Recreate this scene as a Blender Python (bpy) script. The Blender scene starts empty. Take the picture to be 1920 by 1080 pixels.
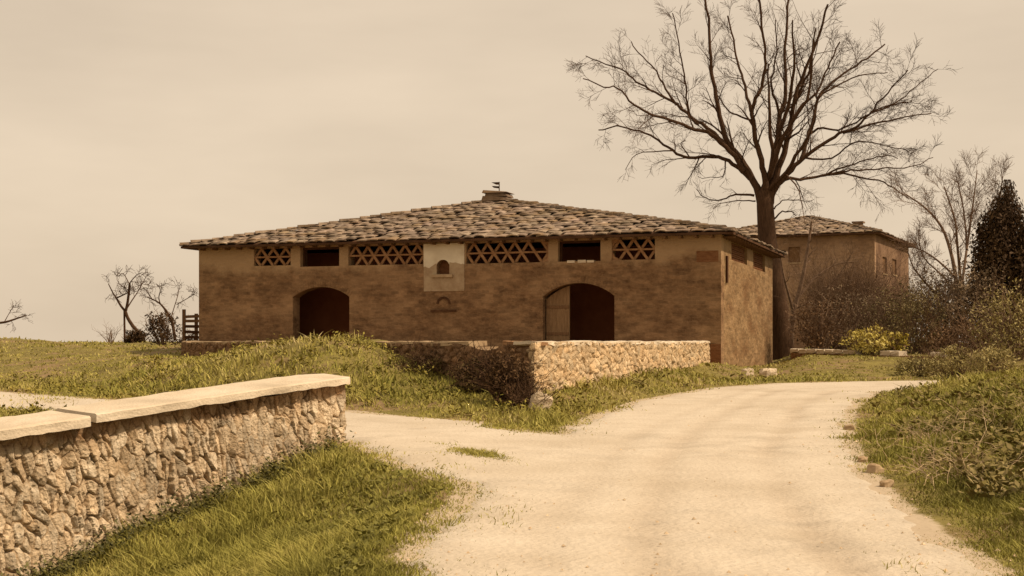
import bpy, math, random
import numpy as np
from mathutils import Vector
R = math.radians
rnd = random.Random(7)
rng = np.random.default_rng(11)

# ------------------------------------------------------------------ camera, world, sun, exposure
F, HOR, EYE = 2500.0, 640.0, 1.7          # focal length in px of a 1920 px frame, horizon row, eye height
scene = bpy.context.scene
C = scene.collection
cam_d = bpy.data.cameras.new('camera'); cam = bpy.data.objects.new('camera', cam_d); C.objects.link(cam)
cam.location = (0, 0, EYE); cam.rotation_euler = (R(90), 0, 0)
cam_d.sensor_width = 36; cam_d.lens = F/1920*36; cam_d.shift_y = (HOR-540)/1920
cam_d.clip_start = .1; cam_d.clip_end = 6000
scene.camera = cam
SUN_EL, SUN_AZ = 46.0, -16.0              # azimuth measured from +X (picture right) towards +Y (away)
W = bpy.data.worlds.new('World'); scene.world = W; W.use_nodes = True
nt = W.node_tree; nt.nodes.clear()
def wn(t, **k):
    n = nt.nodes.new(t)
    for a, b in k.items(): setattr(n, a, b)
    return n
out = wn('ShaderNodeOutputWorld'); bg = wn('ShaderNodeBackground')
sky = wn('ShaderNodeTexSky', sky_type='NISHITA', sun_disc=False)
sky.sun_elevation = R(SUN_EL); sky.sun_rotation = R(90-SUN_AZ); sky.dust_density = 4; sky.air_density = 1.2
tc = wn('ShaderNodeTexCoord'); mp = wn('ShaderNodeMapping'); mp.inputs['Scale'].default_value = (1.2, 1.2, 4.5)
cn = wn('ShaderNodeTexNoise'); cn.inputs['Scale'].default_value = 1.7; cn.inputs['Detail'].default_value = 5; cn.inputs['Roughness'].default_value = .55
cr = wn('ShaderNodeValToRGB')
cr.color_ramp.elements[0].position = .33; cr.color_ramp.elements[0].color = (5.4, 4.30, 3.10, 1)
cr.color_ramp.elements[1].position = .68; cr.color_ramp.elements[1].color = (6.65, 5.33, 3.88, 1)
mx = wn('ShaderNodeMix', data_type='RGBA'); mx.inputs[0].default_value = .93
nt.links.new(tc.outputs['Generated'], mp.inputs[0]); nt.links.new(mp.outputs[0], cn.inputs['Vector'])
nt.links.new(cn.outputs['Fac'], cr.inputs[0])
nt.links.new(sky.outputs[0], mx.inputs[6]); nt.links.new(cr.outputs[0], mx.inputs[7])
nt.links.new(mx.outputs[2], bg.inputs[0]); bg.inputs[1].default_value = .130
nt.links.new(bg.outputs[0], out.inputs[0])
sd_ = bpy.data.lights.new('sun', 'SUN'); sun = bpy.data.objects.new('sun', sd_); C.objects.link(sun)
sd_.energy = 4.2; sd_.angle = R(2.5); sd_.color = (1, .79, .56)
ce = math.cos(R(SUN_EL))
S = Vector((ce*math.cos(R(SUN_AZ)), ce*math.sin(R(SUN_AZ)), math.sin(R(SUN_EL))))
sun.rotation_euler = S.to_track_quat('Z', 'Y').to_euler()
scene.view_settings.view_transform = 'Standard'; scene.view_settings.look = 'None'
scene.view_settings.exposure = 0; scene.view_settings.gamma = 1

# ------------------------------------------------------------------ small maths
def sm(a, b, x):
    t = np.clip((x-a)/(b-a), 0, 1); return t*t*(3-2*t)
def _h(ix, iy, s):
    n = (ix.astype(np.int64)*374761393 + iy.astype(np.int64)*668265263 + s*1442695041) & 0x7fffffff
    n = ((n ^ (n >> 13))*1274126177) & 0x7fffffff
    return ((n ^ (n >> 16)) & 0xffff)/65535.0
def vnoise(x, y, s=0):
    x = np.asarray(x, float); y = np.asarray(y, float)
    ix = np.floor(x); iy = np.floor(y); fx = x-ix; fy = y-iy
    fx = fx*fx*(3-2*fx); fy = fy*fy*(3-2*fy)
    a = _h(ix, iy, s); b = _h(ix+1, iy, s); c = _h(ix, iy+1, s); d = _h(ix+1, iy+1, s)
    return (a*(1-fx)+b*fx)*(1-fy)+(c*(1-fx)+d*fx)*fy
def fbm(x, y, s=0, o=4):
    r = 0; a = .5; t = 0
    for k in range(o):
        r = r + a*vnoise(x*2**k, y*2**k, s+k*17); t += a; a *= .5
    return r/t                                    # 0..1
def poly_sd(px, py, poly):
    """signed distance to a polygon, negative inside"""
    px = np.asarray(px, float); py = np.asarray(py, float)
    d2 = np.full(px.shape, 1e18); ins = np.zeros(px.shape, bool)
    n = len(poly)
    for i in range(n):
        ax, ay = poly[i]; bx, by = poly[(i+1) % n]
        ex, ey = bx-ax, by-ay
        t = np.clip(((px-ax)*ex+(py-ay)*ey)/(ex*ex+ey*ey+1e-12), 0, 1)
        d2 = np.minimum(d2, (px-ax-t*ex)**2+(py-ay-t*ey)**2)
        c = ((ay > py) != (by > py))
        xi = ax+(py-ay)*ex/(ey if abs(ey) > 1e-12 else 1e-12)
        ins ^= c & (px < xi)
    return np.where(ins, -1, 1)*np.sqrt(d2)
def at(px, py, d):                                 # a point at a known distance
    return np.array([(px-960)*d/F, d, EYE+(HOR-py)*d/F])
SL = .0112
def road_pt(px, py):
    d = EYE/((py-HOR)/F+SL); return ((px-960)*d/F, d)

# ------------------------------------------------------------------ materials
def mat(name, c1, c2, scale=3, rough=.9, bump=.3, bscale=None, stretch=(1, 1, 1), attr=False, detail=6, c3=None, scale3=.6, spec=.15, pos=(.35, .65), lo3=.5, hi3=.62, rgh=.62, courses=None, wear=None, band=None):
    m = bpy.data.materials.new(name); m.use_nodes = True; t = m.node_tree; t.nodes.clear()
    def N(k): return t.nodes.new(k)
    o = N('ShaderNodeOutputMaterial'); b = N('ShaderNodeBsdfPrincipled'); t.links.new(b.outputs[0], o.inputs[0])
    b.inputs['Roughness'].default_value = rough; b.inputs['Specular IOR Level'].default_value = spec
    tcn = N('ShaderNodeTexCoord'); mpn = N('ShaderNodeMapping'); mpn.inputs['Scale'].default_value = stretch
    t.links.new(tcn.outputs['Object'], mpn.inputs[0])
    nz = N('ShaderNodeTexNoise'); nz.inputs['Scale'].default_value = scale; nz.inputs['Detail'].default_value = detail; nz.inputs['Roughness'].default_value = rgh
    t.links.new(mpn.outputs[0], nz.inputs['Vector'])
    rp = N('ShaderNodeValToRGB'); rp.color_ramp.elements[0].position = pos[0]; rp.color_ramp.elements[1].position = pos[1]
    rp.color_ramp.elements[0].color = (*c1, 1); rp.color_ramp.elements[1].color = (*c2, 1)
    t.links.new(nz.outputs['Fac'], rp.inputs[0]); col = rp.outputs[0]
    if c3:
        n3 = N('ShaderNodeTexNoise'); n3.inputs['Scale'].default_value = scale3; n3.inputs['Detail'].default_value = 5
        t.links.new(mpn.outputs[0], n3.inputs['Vector'])
        r3 = N('ShaderNodeValToRGB'); r3.color_ramp.elements[0].position = lo3; r3.color_ramp.elements[1].position = hi3
        t.links.new(n3.outputs['Fac'], r3.inputs[0])
        x3 = N('ShaderNodeMix'); x3.data_type = 'RGBA'; t.links.new(r3.outputs[0], x3.inputs[0])
        t.links.new(col, x3.inputs[6]); x3.inputs[7].default_value = (*c3, 1); col = x3.outputs[2]
    if courses:                                    # rows of stone or brick, warped so that no line is straight
        bw, bh, fac, mo = courses
        sx = N('ShaderNodeSeparateXYZ'); t.links.new(tcn.outputs['Object'], sx.inputs[0])
        ad = N('ShaderNodeMath'); t.links.new(sx.outputs[0], ad.inputs[0]); t.links.new(sx.outputs[1], ad.inputs[1])
        cb = N('ShaderNodeCombineXYZ'); t.links.new(ad.outputs[0], cb.inputs[0]); t.links.new(sx.outputs[2], cb.inputs[1])
        wz = N('ShaderNodeTexNoise'); wz.inputs['Scale'].default_value = 1.1; t.links.new(tcn.outputs['Object'], wz.inputs['Vector'])
        wm = N('ShaderNodeVectorMath'); wm.operation = 'MULTIPLY_ADD'; t.links.new(wz.outputs['Color'], wm.inputs[0]); wm.inputs[1].default_value = (.35, .28, 0); t.links.new(cb.outputs[0], wm.inputs[2])
        bk = N('ShaderNodeTexBrick'); t.links.new(wm.outputs[0], bk.inputs['Vector']); bk.inputs['Scale'].default_value = 1
        bk.inputs['Brick Width'].default_value = bw; bk.inputs['Row Height'].default_value = bh; bk.inputs['Mortar Size'].default_value = bh*.11; bk.inputs['Mortar Smooth'].default_value = .4
        bk.inputs['Color1'].default_value = (.55, .52, .50, 1); bk.inputs['Color2'].default_value = (1.35, 1.30, 1.25, 1); bk.inputs['Mortar'].default_value = (mo, mo*.97, mo*.93, 1)
        xb = N('ShaderNodeMix'); xb.data_type = 'RGBA'; xb.blend_type = 'MULTIPLY'; xb.inputs[0].default_value = fac
        t.links.new(col, xb.inputs[6]); t.links.new(bk.outputs[0], xb.inputs[7]); col = xb.outputs[2]
    if band:                                       # remains of a pale render below the eaves
        zb0, amp, bcol, bf = band
        sx = N('ShaderNodeSeparateXYZ'); t.links.new(tcn.outputs['Object'], sx.inputs[0])
        wz = N('ShaderNodeTexNoise'); wz.inputs['Scale'].default_value = .55; wz.inputs['Detail'].default_value = 9; wz.inputs['Roughness'].default_value = .68; t.links.new(tcn.outputs['Object'], wz.inputs['Vector'])
        ml = N('ShaderNodeMath'); ml.operation = 'MULTIPLY_ADD'; ml.inputs[1].default_value = amp; t.links.new(wz.outputs['Fac'], ml.inputs[0]); t.links.new(sx.outputs[2], ml.inputs[2])
        mr = N('ShaderNodeMapRange'); mr.inputs['From Min'].default_value = zb0+amp*.5-.25; mr.inputs['From Max'].default_value = zb0+amp*.5+.25; mr.inputs['To Max'].default_value = bf; t.links.new(ml.outputs[0], mr.inputs['Value'])
        xb = N('ShaderNodeMix'); xb.data_type = 'RGBA'; t.links.new(mr.outputs[0], xb.inputs[0]); t.links.new(col, xb.inputs[6]); xb.inputs[7].default_value = (*bcol, 1); col = xb.outputs[2]
    if wear:                                       # trodden soil: an attribute plus noise chooses the second colour
        a = N('ShaderNodeAttribute'); a.attribute_name = 'wear'
        wz = N('ShaderNodeTexNoise'); wz.inputs['Scale'].default_value = 5; wz.inputs['Detail'].default_value = 8; wz.inputs['Roughness'].default_value = .7; t.links.new(tcn.outputs['Object'], wz.inputs['Vector'])
        ad = N('ShaderNodeMath'); t.links.new(a.outputs['Fac'], ad.inputs[0]); t.links.new(wz.outputs['Fac'], ad.inputs[1])
        rw_ = N('ShaderNodeValToRGB'); rw_.color_ramp.elements[0].position = .86; rw_.color_ramp.elements[1].position = 1.0; 
        mm = N('ShaderNodeMath'); mm.operation = 'MULTIPLY'; mm.inputs[1].default_value = .66; t.links.new(ad.outputs[0], mm.inputs[0]); rw_.color_ramp.elements[0].position = .58; rw_.color_ramp.elements[1].position = .70
        t.links.new(mm.outputs[0], rw_.inputs[0])
        xb = N('ShaderNodeMix'); xb.data_type = 'RGBA'; t.links.new(rw_.outputs[0], xb.inputs[0]); t.links.new(col, xb.inputs[6]); xb.inputs[7].default_value = (*wear, 1); col = xb.outputs[2]
    if attr:
        a = N('ShaderNodeAttribute'); a.attribute_name = 'tint'
        x = N('ShaderNodeMix'); x.data_type = 'RGBA'; x.blend_type = 'MULTIPLY'; x.inputs[0].default_value = 1
        t.links.new(col, x.inputs[6]); t.links.new(a.outputs['Color'], x.inputs[7]); col = x.outputs[2]
    t.links.new(col, b.inputs['Base Color'])
    if bump:
        bn = N('ShaderNodeTexNoise'); bn.inputs['Scale'].default_value = bscale or scale*4; bn.inputs['Detail'].default_value = 6
        t.links.new(mpn.outputs[0], bn.inputs['Vector'])
        bu = N('ShaderNodeBump'); bu.inputs['Strength'].default_value = bump; bu.inputs['Distance'].default_value = .05
        t.links.new(bn.outputs['Fac'], bu.inputs['Height']); t.links.new(bu.outputs[0], b.inputs['Normal'])
    return m
M = {}
M['ground'] = mat('earth_and_turf', (.14, .11, .035), (.23, .19, .055), 1.6, bump=.5, c3=(.24, .165, .085), scale3=.5, wear=(.46, .375, .27))
M['road'] = mat('pale_gravel', (.52, .45, .355), (.60, .53, .43), 1.5, bump=.5, bscale=16, c3=(.48, .41, .315), scale3=.4, lo3=.5, hi3=.72, rgh=.75, attr=True, wear=(.50, .425, .325))
M['court'] = mat('courtyard_earth', (.2, .13, .07), (.3, .2, .11), 1.5)
M['wall'] = mat('barn_masonry', (.12, .067, .033), (.27, .168, .09), 2.6, bump=.8, bscale=7, stretch=(1, 1, 1.7), c3=(.36, .235, .13), scale3=.5, lo3=.47, hi3=.78, pos=(.36, .66), rgh=.78, courses=(.36, .135, .48, 1.1), band=(4.85, 2.6, (.42, .29, .165), .75))
M['wall2'] = mat('barn_end_masonry', (.16, .098, .045), (.32, .215, .115), 2.6, bump=.8, bscale=7, stretch=(.6, .42, 1.25), c3=(.15, .08, .035), scale3=.9, lo3=.48, hi3=.72, rgh=.78, courses=(.36, .135, .5, 1.1), band=(5.1, 2.6, (.36, .25, .14), .6))
M['plaster'] = mat('old_plaster', (.62, .55, .42), (.74, .67, .52), 1.6, bump=.2, c3=(.50, .40, .27), scale3=1.2, lo3=.5, hi3=.75)
M['plaster_worn'] = mat('worn_plaster', (.30, .21, .125), (.42, .32, .21), 2.2, bump=.3, c3=(.40, .32, .2), scale3=1.1, lo3=.52, hi3=.72)
M['plaster_pale'] = mat('pale_plaster', (.33, .23, .135), (.42, .31, .19), 3, bump=.25)
M['brick'] = mat('lattice_brick', (.25, .13, .06), (.36, .21, .11), 5, bump=.3)
M['brick_dark'] = mat('infill_brick', (.14, .06, .025), (.23, .11, .05), 4, bump=.4, stretch=(1, 1, 4))
M['tile'] = mat('weathered_tile', (.15, .108, .08), (.37, .295, .225), 3.5, bump=.5, bscale=14, attr=True, c3=(.22, .155, .095), scale3=1.2)
M['deck'] = mat('roof_boards', (.06, .03, .015), (.10, .05, .025), 3)
M['wood'] = mat('brown_wood', (.13, .07, .035), (.21, .12, .06), 3, stretch=(6, 6, 1), bump=.3)
M['darkwood'] = mat('dark_wood', (.05, .022, .01), (.09, .04, .018), 3, stretch=(6, 6, 1), bump=.3)
M['stone'] = mat('rubble_stone', (.43, .33, .215), (.72, .60, .44), 9, bump=.8, bscale=26, attr=True, rgh=.7)
M['cap'] = mat('coping_render', (.55, .46, .34), (.68, .59, .46), 2.2, bump=.35, bscale=30, c3=(.40, .33, .235), scale3=1.1, lo3=.50, hi3=.74, rgh=.72)
M['bark'] = mat('bark', (.05, .026, .013), (.095, .052, .028), 5, bump=.5, stretch=(3, 3, .7))
M['bark_grey'] = mat('grey_bark', (.13, .08, .05), (.22, .145, .095), 5, bump=.4)
M['leaf'] = mat('leafage', (.75, .75, .75), (1, 1, 1), 2, attr=True, bump=0, rough=.75)
M['metal'] = mat('rusty_iron', (.04, .022, .012), (.07, .04, .02), 8)
M['dark'] = mat('barn_inside', (.21, .07, .03), (.26, .095, .04), 2, bump=0)

# ------------------------------------------------------------------ mesh builders
def link_mesh(name, v, f, m, parent=None, tint=None, smooth=False):
    """v (n,3); f: list of faces, or int array (k,3)/(k,4)"""
    me = bpy.data.meshes.new(name); v = np.asarray(v, np.float32)
    if isinstance(f, np.ndarray):
        k, w = f.shape
        me.vertices.add(len(v)); me.vertices.foreach_set('co', v.ravel())
        me.loops.add(k*w); me.loops.foreach_set('vertex_index', f.astype(np.int32).ravel())
        me.polygons.add(k); me.polygons.foreach_set('loop_start', np.arange(0, k*w, w, dtype=np.int32))
    else:
        me.from_pydata([tuple(map(float, p)) for p in v], [], f)
    me.update(calc_edges=True); me.validate()
    if smooth: me.polygons.foreach_set('use_smooth', np.ones(len(me.polygons), bool))
    if tint is not None:
        a = me.color_attributes.new('tint', 'FLOAT_COLOR', 'POINT')
        t = np.ones((len(v), 4), np.float32); t[:, :3] = tint; a.data.foreach_set('color', t.ravel())
    me.materials.append(m)
    o = bpy.data.objects.new(name, me); C.objects.link(o)
    if parent: o.parent = parent
    return o
def set_wear(o, w):
    a = o.data.attributes.new('wear', 'FLOAT', 'POINT'); a.data.foreach_set('value', np.asarray(w, np.float32).ravel()); return o
class MB:
    def __init__(s): s.v = []; s.f = []; s.t = []; s.col = (1, 1, 1)
    def add(s, vs, fs):
        b = len(s.v); s.v += [tuple(p) for p in vs]; s.f += [tuple(i+b for i in q) for q in fs]; s.t += [s.col]*len(vs)
    def hexa(s, p): s.add(p, [(0, 3, 2, 1), (4, 5, 6, 7), (0, 1, 5, 4), (1, 2, 6, 5), (2, 3, 7, 6), (3, 0, 4, 7)])
    def box(s, a, b):
        (x0, y0, z0), (x1, y1, z1) = a, b
        s.hexa([(x0, y0, z0), (x1, y0, z0), (x1, y1, z0), (x0, y1, z0), (x0, y0, z1), (x1, y0, z1), (x1, y1, z1), (x0, y1, z1)])
    def quad(s, a, b, c, d): s.add([a, b, c, d], [(0, 1, 2, 3)])
    def bar(s, a, b, w, h=None, up=(0, 0, 1)):
        a = Vector(a); b = Vector(b); h = h or w; d = (b-a).normalized(); u = Vector(up)
        x = d.cross(u); x = x.normalized() if x.length > 1e-4 else Vector((1, 0, 0)); y = x.cross(d).normalized()
        x *= w/2; y *= h/2
        s.hexa([a-x-y, a+x-y, a+x+y, a-x+y, b-x-y, b+x-y, b+x+y, b-x+y])
    def tube(s, pts, rad, n=6):
        b = len(s.v); k = len(pts); pts = [Vector(p) for p in pts]; ref = None
        for i in range(k):
            d = (pts[min(i+1, k-1)]-pts[max(i-1, 0)])
            d = d.normalized() if d.length > 1e-9 else Vector((0, 0, 1))
            if ref is None: ref = d.orthogonal().normalized()
            x = (ref-d*ref.dot(d)); x = x.normalized() if x.length > 1e-5 else d.orthogonal().normalized(); ref = x; y = d.cross(x)
            for j in range(n):
                a = 2*math.pi*j/n; s.v.append(tuple(pts[i]+(x*math.cos(a)+y*math.sin(a))*rad[i])); s.t.append(s.col)
        for i in range(k-1):
            for j in range(n):
                j2 = (j+1) % n; s.f.append((b+i*n+j, b+i*n+j2, b+(i+1)*n+j2, b+(i+1)*n+j))
        s.f.append(tuple(b+j for j in range(n))[::-1]); s.f.append(tuple(b+(k-1)*n+j for j in range(n)))
    def build(s, name, m, parent=None, smooth=False):
        return link_mesh(name, np.array(s.v), s.f, m, parent, np.array(s.t), smooth)
def tag(o, label=None, cat=None, group=None, kind=None):
    for k, v in (('label', label), ('category', cat), ('group', group), ('kind', kind)):
        if v: o[k] = v
    return o
def thing(name, label, cat, loc, rz=0, group=None):
    o = bpy.data.objects.new(name, None); C.objects.link(o); o.location = loc; o.rotation_euler = (0, 0, rz); o.empty_display_size = .3
    return tag(o, label, cat, group, 'thing')

# ------------------------------------------------------------------ terrain
rp = road_pt
ROAD = [(-1.0, -6), (-.85, 6), rp(780, 1028), rp(812, 985), rp(868, 942), rp(872, 908), rp(800, 888), rp(740, 868), rp(680, 838),
        (-2.9, 20.6), (-5, 22.8), (-10.2, 27.4), (-22, 36), (-60, 62), (-60, 74), (-24, 43.5), (-12.5, 33.9), (-9.4, 30.9), (-6, 28.0),
        rp(660, 771), rp(760, 782), rp(900, 792), rp(985, 808), rp(1045, 813), rp(1064, 802), rp(1100, 786), rp(1200, 752), rp(1330, 728),
        rp(1450, 719), rp(1600, 715.5), rp(1700, 714), (30, 44.5), (80, 50), (80, 45), (25, 39.5), (14, 37), rp(1640, 735), rp(1600, 760), rp(1586, 790),
        rp(1590, 825), rp(1603, 860), rp(1640, 910), rp(1700, 965), rp(1785, 1028), (3.3, 6), (3.3, -6)]
BC = np.array([7.84, 50.0]); BA = R(19.07); BU = np.array([math.cos(BA), -math.sin(BA)]); BV = np.array([math.sin(BA), math.cos(BA)])
BL, BD = 22.55, 13.6
BO = BC-BU*BL                                      # barn front left corner
K = np.array([.46, 28.0]); J = BC-BU*.48; LW = np.array([-11.3, 46.5]); LB = BO-BU*1.1+BV*.5
COURT = [tuple(K), tuple(J), tuple(BC-BU*.3+BV*2), tuple(BO+BV*2), tuple(LB), tuple(LW)]
FWA, FWB = np.array([-5.43, 15.6]), np.array([-2.42, 19.5])   # foreground wall, front foot line
FWD = (FWB-FWA)/np.linalg.norm(FWB-FWA); FWN = np.array([FWD[1], -FWD[0]])  # normal towards the viewer
def fw_side(x, y): return (x-FWA[0])*FWN[0]+(y-FWA[1])*FWN[1]
def fw_along(x, y): return (x-FWA[0])*FWD[0]+(y-FWA[1])*FWD[1]
WLEN = float(np.linalg.norm(FWB-FWA))
def road_sd(x, y):
    return poly_sd(x, y, ROAD)+(fbm(x*.9, y*.9, 3)-.5)*.9*np.clip(.3+.012*np.abs(y), 0, .7)+(fbm(x*4, y*4, 9, 2)-.5)*.22
RS = np.array([rp(1586, 790)])[0]
def G(x, y, rsd=None):
    x = np.asarray(x, float); y = np.asarray(y, float)
    if rsd is None: rsd = poly_sd(x, y, ROAD)
    px = 960+F*x/np.maximum(y, 1.0)
    z = SL*np.clip(y, -40, 70)
    z = z+.80*sm(36, 76, y)*sm(-5, -13, x)                               # field on the left rising to a crest
    z = z+.46*sm(42.5, 56, y)*sm(1435, 1530, px)*sm(8, 10.5, x)          # grass bank beyond the bend
    fall = np.clip(y-92, 0, 1e9); z = z-np.minimum(.05*fall, 14)*sm(0, 30, fall)*np.where(x > 8, .25, 1)
    out_ = np.clip(rsd, 0, None)
    vr = sm(1.5, 3.5, x)*sm(40, 36.5, y)*(1-sm(7, 4, x)*sm(27, 30, y))*sm(-6, 3, y)
    right = vr*np.where(x > np.interp(y, [-6, 6, 10.2, 17, 24, 29, 35, 40], [2, 2, 2.2, 3, 4.5, 5.5, 8, 9]), 1, 0)
    z = z+right*(.62*sm(.1, 4.2, out_)+.25*sm(4, 9, out_))*sm(4, 18, y)       # right verge
    front = sm(-.45, -.1, fw_side(x, y))*sm(WLEN+.4, WLEN-.4, fw_along(x, y))*sm(2.2, .4, x)*sm(21, 19, y)
    z = z-front*np.minimum(.33*np.clip(out_-.35, 0, 9), 1.6)                                # ground falls away along the foreground wall
    # bank in front of the courtyard wall
    wd = (LW-K)/np.linalg.norm(LW-K); wn_ = np.array([-wd[1], wd[0]]);  wn_ = wn_ if wn_[1] < 0 else -wn_
    t = (x-K[0])*wd[0]+(y-K[1])*wd[1]; q = (x-K[0])*wn_[0]+(y-K[1])*wn_[1]
    hgt = np.interp(t, [-2, 1, 3.5, 5.5, 8, 10, 12.5, 16, 20, 26], [0, .2, .5, .9, 1.40, 1.30, .88, .62, .55, .3])
    prof = sm(6.0, 1.4, q)*np.where(q < -.5, 0, 1)
    bank = hgt*prof*sm(0, 1.6, out_)
    z = z+bank
    kd = (J-K)/np.linalg.norm(J-K); kn = np.array([kd[1], -kd[0]])        # strip of turf at the foot of the lit wall
    t2 = (x-K[0])*kd[0]+(y-K[1])*kd[1]; q2 = (x-K[0])*kn[0]+(y-K[1])*kn[1]
    z = z+.30*sm(2.0, .1, q2)*sm(-1, 1.5, t2)*sm(26, 22, t2)*np.where(q2 > -.4, 1, 0)*sm(0, .8, out_)
    z = z+(fbm(x*.35, y*.35, 5)-.5)*.22*sm(.2, 2.5, out_)+(fbm(x*1.6, y*1.6, 6)-.5)*.12*sm(.1, 1, out_)
    return z
def grow_axis(lo, hi, step, far):
    a = list(np.arange(lo, hi+1e-6, step)); s = step
    while a[-1] < far: s *= 1.22; a.append(a[-1]+s)
    b = []; s = step; p = lo
    while p > -far: s *= 1.22; p -= s; b.append(p)
    return np.array(b[::-1]+a)
gx = grow_axis(-16, 15, .22, 2600); gy = grow_axis(5, 60, .25, 3000); gy = gy[gy > -400]
X, Y = np.meshgrid(gx, gy); rs = poly_sd(X, Y, ROAD)
Z = G(X, Y, rs)-.06*sm(-.15, -.7, rs)
nx, ny = len(gx), len(gy); I = np.arange(nx*ny).reshape(ny, nx)
quads = np.stack([I[:-1, :-1], I[:-1, 1:], I[1:, 1:], I[1:, :-1]], -1).reshape(-1, 4)
tag(set_wear(link_mesh('ground', np.stack([X, Y, Z], -1).reshape(-1, 3), quads, M['ground'], smooth=True), sm(.42, -.15, rs)), kind='structure')
# the road: a sheet of its own, clipped to a ragged outline
rx = np.arange(-24, 32, .13); ry = np.concatenate([np.arange(-5, 10, .2), np.arange(10, 27, .10), np.arange(27, 50, .2)])
X, Y = np.meshgrid(rx, ry); e = .02
s0 = road_sd(X, Y); gxn = (road_sd(X+e, Y)-s0)/e; gyn = (road_sd(X, Y+e)-s0)/e
gn = np.maximum(np.hypot(gxn, gyn), .35)
mv = np.where(s0 > 0, np.minimum(s0, .22), 0)
X2 = X-mv*gxn/gn; Y2 = Y-mv*gyn/gn
def edge_d(x, y, chain):
    d2 = np.full(x.shape, 1e9)
    for (ax, ay), (bx, by) in zip(chain, chain[1:]):
        ex, ey = bx-ax, by-ay; t = np.clip(((x-ax)*ex+(y-ay)*ey)/(ex*ex+ey*ey), 0, 1); d2 = np.minimum(d2, (x-ax-t*ex)**2+(y-ay-t*ey)**2)
    return np.sqrt(d2)
RE = [(80, 45), (25, 39.5), (14, 37), rp(1640, 735), rp(1600, 760), rp(1586, 790), rp(1590, 825), rp(1603, 860), rp(1640, 910), rp(1700, 965), rp(1785, 1028), (3.3, 6), (3.3, -6)]
eR = edge_d(X2, Y2, RE)+(fbm(X2*.3, Y2*.3, 43)-.5)*.5
def band(c, w): return np.exp(-((eR-c)/w)**2)
wob = fbm(X2*.5, Y2*.5, 44); fine = fbm(X2*3.2, Y2*3.2, 45)
track = np.clip((band(1.05, .2)+band(2.35, .22)+.6*band(3.1, .16))*(.25+1.2*wob)+.25*band(1.7, .25), 0, 1.3)
rtint = 1-.13*track*(.5+fine)-.08*sm(.56, .68, fine)*sm(.45, .6, wob)-.10*sm(-.5, -.05, s0)
rtint = np.stack([rtint, rtint*(1-.03*track), rtint*(1-.06*track)], -1)
rut = -.028*track+.010*(fbm(X2*.8, Y2*.8, 41)-.5)+.012*(fbm(X2*4, Y2*4, 42)-.5)
Z = G(X2, Y2)+.012+rut-.06*sm(-.22, .2, s0)
nx, ny = len(rx), len(ry); I = np.arange(nx*ny).reshape(ny, nx)
quads = np.stack([I[:-1, :-1], I[:-1, 1:], I[1:, 1:], I[1:, :-1]], -1).reshape(-1, 4)
quads = quads[(s0.reshape(-1)[quads] < 0).any(1)]
use, inv = np.unique(quads, return_inverse=True)
tag(set_wear(link_mesh('road', np.stack([X2, Y2, Z], -1).reshape(-1, 3)[use], inv.reshape(-1, 4), M['road'], None, rtint.reshape(-1, 3)[use], smooth=True), sm(-.5, .05, s0).reshape(-1)[use]*.55), kind='structure')
mb = MB(); mb.add([(x, y, 1.5) for x, y in COURT], [tuple(range(len(COURT)))])
tag(mb.build('courtyard', M['court']), kind='structure')

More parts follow.
